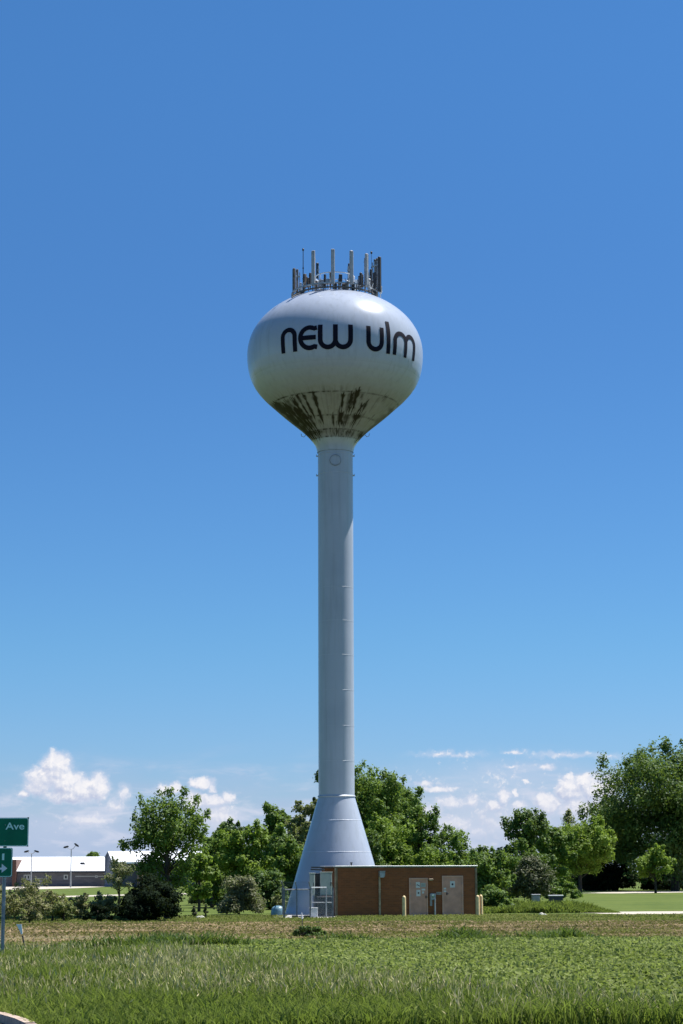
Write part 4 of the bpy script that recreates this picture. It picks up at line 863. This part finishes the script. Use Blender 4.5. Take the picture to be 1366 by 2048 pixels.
# scrubby willows along the ditch on the left
for i, (px, yt, w_, Y, m_) in enumerate(((-18, 1770, 70, 108, L_scrub), (30, 1762, 74, 112, L_scrub), (70, 1752, 60, 110, L_scrub), (106, 1772, 56, 109, L_scrub), (128, 1788, 44, 107, L_olive), (162, 1776, 60, 112, L_scrub), (212, 1768, 50, 114, L_scrub), (8, 1790, 60, 104, L_scrub), (60, 1798, 60, 103.5, L_scrub))):
    tree('scrub_willow', ['scrub willow cut by the left edge of the view', 'twiggy olive scrub willow right of the sign post', 'tallest olive scrub willow, below the paired windows', 'thin greyish scrub willow in the middle of the ditch row', 'small darker green scrub willow in the ditch row', 'olive scrub willow just left of the low dark bush', 'olive scrub willow rising behind the low dark bush', 'low grey scrub behind the sign post foot', 'low grey scrub in front of the tallest olive scrub willow'][i],
         px, yt-6 if px < 100 else yt+12, w_*1.35, float(Y), m_, .03, 2400, .12, 'round', 40+i, 34, rck=.85, cat='shrub', group='scrub willows in the ditch on the left')
tree('weed_clump', 'round dark green weed clump on the mown strip before the building', 621, 1847, 78, 80., L_dark, 0, 5200, .08, 'dome', 60, 26, rck=1.3, cat='weed clump')
# ---- ground cover
rng = np.random.default_rng(99)
def inside(P_, poly):
    x, y = P_[:, 0], P_[:, 1]; r_ = np.zeros(len(P_), bool); n = len(poly); j = n-1
    for i in range(n):
        xi, yi = poly[i][:2]; xj, yj = poly[j][:2]
        c = ((yi > y) != (yj > y)) & (x < (xj-xi)*(y-yi)/(yj-yi+1e-12)+xi); r_ ^= c; j = i
    return r_
def vnoise(P_, s, seed):
    g_ = np.random.default_rng(seed).random((64, 64)); q_ = P_[:, :2]*s; i = np.floor(q_).astype(int); f = q_-i; f = f*f*(3-2*f)
    a = g_[i[:, 0] % 64, i[:, 1] % 64]; b = g_[(i[:, 0]+1) % 64, i[:, 1] % 64]; c = g_[i[:, 0] % 64, (i[:, 1]+1) % 64]; d = g_[(i[:, 0]+1) % 64, (i[:, 1]+1) % 64]
    return (a*(1-f[:, 0])+b*f[:, 0])*(1-f[:, 1])+(c*(1-f[:, 0])+d*f[:, 0])*f[:, 1]
def scatter(x0, x1, y0, y1, n, cone=.2):
    P_ = np.stack([rng.uniform(x0, x1, n), rng.uniform(y0, y1, n), np.zeros(n)], 1); return P_[np.abs(P_[:, 0]) < P_[:, 1]*cone+.5]
def blades(P_, h, w_, bend=.3, top=.25):
    n = len(P_); th = rng.uniform(0, 2*np.pi, n); D_ = np.stack([np.cos(th), np.sin(th), np.zeros(n)], 1)
    ph = rng.uniform(0, 2*np.pi, n); Q = np.stack([np.cos(ph), np.sin(ph), np.zeros(n)], 1); up = np.array([0, 0, 1.])
    h = h[:, None]; w_ = w_[:, None]; b_1 = (bend*rng.uniform(.2, 1, n))[:, None]
    m_ = P_+up*h*.55+D_*h*b_1*.3; t_ = P_+up*h*(1-b_1*.25)+D_*h*b_1
    V = np.stack([P_-Q*w_, P_+Q*w_, m_+Q*w_*.8, m_-Q*w_*.8, t_+Q*w_*top, t_-Q*w_*top], 1).reshape(-1, 3)
    k = np.arange(n)*6; F = np.stack([np.stack([k, k+1, k+2, k+3], 1), np.stack([k+3, k+2, k+4, k+5], 1)], 1).reshape(-1, 4)
    return V, F
L_grass = leafmat('grass_blade', (.035, .07, .014), (.17, .21, .055), .45, .9, .05)
L_lawn = leafmat('lawn_blade', (.06, .08, .02), (.20, .20, .07), .3, .9, .05)
L_straw = leafmat('straw_blade', (.17, .15, .08), (.74, .66, .38), .4, .9, .05)
L_hay = leafmat('hay_blade', (.075, .065, .03), (.33, .245, .15), .2, .9, .05)
L_crop = leafmat('crop_leaf', (.07, .10, .02), (.28, .33, .115), .4, .8, .1)
P_ = scatter(-14, 14, 33.2, 67, 330000, .19); P_ = P_[inside(P_, VERGE)]
bord = np.interp(P_[:, 0], [p[0] for p in BORD], [p[1] for p in BORD])
df = bord-P_[:, 1]; nz_ = vnoise(P_, .5, 1); near = np.clip((45-P_[:, 1])/9, 0, 1)*np.clip((2.5-P_[:, 0])/5, 0, 1)
h = (.18+.26*nz_+.09*rng.normal(size=len(P_)))*(1-.35*near); h = np.clip(h, .06, .6)
V, F = blades(P_, h*1.2, rng.uniform(.006, .02, len(P_)), 1.1)
T_ = np.clip(.35+.35*(vnoise(P_, .35, 2)-.4)+.22*rng.normal(size=len(P_))+.12*near, 0, 1)
T_ = np.clip((T_-.35)*1.5+.35, 0, 1)
tag(mesh_np('tall_grass', V, F, L_grass, fattr=np.repeat(T_, 2)), 'long green grass filling the verge in the foreground', 'grass', kind='stuff')
P_ = scatter(-14, 14, 33.2, 67, 64000, .19); P_ = P_[inside(P_, VERGE)]
bord = np.interp(P_[:, 0], [p[0] for p in BORD], [p[1] for p in BORD]); df = bord-P_[:, 1]
pr = np.clip(vnoise(P_*np.array([1, .5, 1]), .45, 5)*2.2-.55, 0, 1)*np.clip(df/2.0, 0.05, 1)*np.clip(1.3-np.clip((44-P_[:, 1])/7, 0, 1)*np.clip((3-P_[:, 0])/4, 0, 1)*1.25, 0, 1)
P_ = P_[rng.random(len(P_)) < pr*.8]
h = np.clip(.40+.09*rng.normal(size=len(P_)), .2, .65); V, F = blades(P_, h, np.full(len(P_), .005), .4, .8)
# seed heads as fatter lozenges on the stalk tips
tips = V.reshape(-1, 6, 3)[:, 4]; n = len(tips); ph = rng.uniform(0, np.pi, n); Q = np.stack([np.cos(ph), np.sin(ph), np.zeros(n)], 1)*rng.uniform(.006, .018, n)[:, None]; up = np.array([0, 0, 1.])*rng.uniform(.05, .15, n)[:, None]+rng.normal(0, .04, (n, 3))
ln = rng.normal(0, .02, (n, 3)); Vh = np.stack([tips-up*.2, tips+Q+up*.2, tips+up+ln, tips-Q+up*.2], 1).reshape(-1, 3); Fh = np.arange(4*n).reshape(n, 4)+len(V)
T_ = np.clip(.5+.28*rng.normal(size=n), 0, 1)
tag(mesh_np('seeding_grass', np.concatenate([V, Vh]), np.concatenate([F, Fh]), L_straw, fattr=np.concatenate([np.repeat(T_*.7, 2), T_])), 'straw-coloured seed heads standing above the green grass', 'seed heads', kind='stuff')
# crop leaves in rows
P_ = scatter(-8, 20, 34, 72, 110000, .19); P_ = P_[inside(P_, CROP)]; P_ = P_[rng.random(len(P_)) < .08+.75*vnoise(P_, 1.6, 8)*(.5+vnoise(P_, .3, 7))]
nlf = 6; C_ = np.repeat(P_, nlf, 0); n = len(C_); hh = rng.uniform(.04, .24, n); C_ = C_+np.stack([rng.normal(0, .05, n), rng.normal(0, .05, n), hh], 1)
N_ = rng.normal(size=(n, 3))*.8+np.array([0, -.1, .7]); V, F = leafquads(C_, N_, rng.uniform(.07, .15, n), .65)
T_ = np.clip(.32+.5*(np.repeat(vnoise(P_, .25, 9), nlf)-.5)+.25*rng.normal(size=n)+hh*1.2, 0, 1)
tag(mesh_np('crop_plants', V, F, L_crop, fattr=T_), 'young leafy bright green crop covering the field', 'crop', kind='stuff')
# weedy fringe between the crop and the mown strip
P_ = scatter(-14, 20, 64, 74, 90000, .19); e_ = np.interp(P_[:, 0], [-14, -5, 0, 12, 20], [66.5, 67.0, 69.5, 74.5, 75.5]); P_ = P_[np.abs(P_[:, 1]-e_+.3) < .3+3.4*vnoise(P_, .35, 12)**1.6]
h = .10+.85*vnoise(P_, .5, 13)**2*rng.uniform(.4, 1, len(P_)); V, F = blades(P_, h, rng.uniform(.015, .035, len(P_)), .9)
tag(mesh_np('fringe_weeds', V, F, L_dark, fattr=np.repeat(np.clip(.45+.25*rng.normal(size=len(P_)), 0, 1), 2)), 'dark weedy fringe between the crop and the mown strip', 'weeds', kind='stuff')
# cut hay and short tufts on the mown strip
P_ = scatter(-22, 24, 66, 103, 150000, .19); m_ = .6*vnoise(P_*np.array([.22, 1, 1]), .5, 21)+.4*vnoise(P_*np.array([.5, 1, 1]), 1.3, 22); P_ = P_[rng.random(len(P_)) < np.clip((m_-.32)*3.2, .04, 1)]
P_[:, 2] = rng.uniform(.01, .10, len(P_)); V, F = leafquads(P_, rng.normal(size=(len(P_), 3))*.45+np.array([0, 0, 1]), rng.uniform(.10, .24, len(P_)), .4)
tag(mesh_np('cut_hay', V, F, L_hay, fattr=np.clip(.42+1.3*(vnoise(P_*np.array([.2, 1, 1]), .9, 3)-.5)+.15*rng.normal(size=len(P_)), 0, 1)), 'dry cut hay lying over the mown strip', 'hay', kind='stuff')
P_ = scatter(-24, 26, 70, 120, 150000, .19); m_ = vnoise(P_*np.array([.5, 1, 1]), .3, 31); P_ = P_[rng.random(len(P_)) < np.clip(m_*2.8-1.15+(P_[:, 1] > 98)*1.2, .02, 1)]
ok = ~((P_[:, 0] > bx0-.3) & (P_[:, 1] > by0-.15+(P_[:, 0]-bx0)*math.tan(ROT))) & ~((P_[:, 0] > FP[0][0]) & (P_[:, 1] > 113.2) & (P_[:, 0] < bx0)); P_ = P_[ok & ~((P_[:, 0] > 14) & (P_[:, 1] > 118.5))]
P_[:, 2] = rng.uniform(.01, .08, len(P_)); V, F = leafquads(P_, rng.normal(size=(len(P_), 3))*.6+np.array([0, -.2, .8]), rng.uniform(.07, .16, len(P_)), .4)
tag(mesh_np('short_grass', V, F, L_lawn, fattr=np.clip(.55+.5*(vnoise(P_*np.array([.3, 1, 1]), .5, 33)-.5)+.15*rng.normal(size=len(P_)), 0, 1)), 'short green grass tufts round the mown strip and building', 'grass', kind='stuff')
# tall weeds by the utility boxes
P_ = scatter(8, 20, 123, 139, 60000, .19); hw_ = np.clip(1-np.abs((P_[:, 0]-12.6)/4.6)**3, 0, 1); P_ = P_[hw_ > .05]; hw_ = np.clip(1-np.abs((P_[:, 0]-12.6)/4.6)**3, 0, 1)
P_ = P_[(P_[:, 1] > 124+vnoise(P_, .8, 41)*2)]; hw_ = np.clip(1-np.abs((P_[:, 0]-12.6)/4.6)**3, 0, 1)
h = (.05+.85*vnoise(P_, 1.1, 40)*(.4+vnoise(P_, .35, 44)))*hw_*rng.uniform(.4, 1.2, len(P_)); V, F = blades(P_, h, rng.uniform(.02, .06, len(P_)), .8)
tag(mesh_np('tall_weeds', V, F, L_grass, fattr=np.repeat(np.clip(.6+.25*rng.normal(size=len(P_)), 0, 1), 2)), 'tall green weeds right of the brick building', 'weeds', kind='stuff')
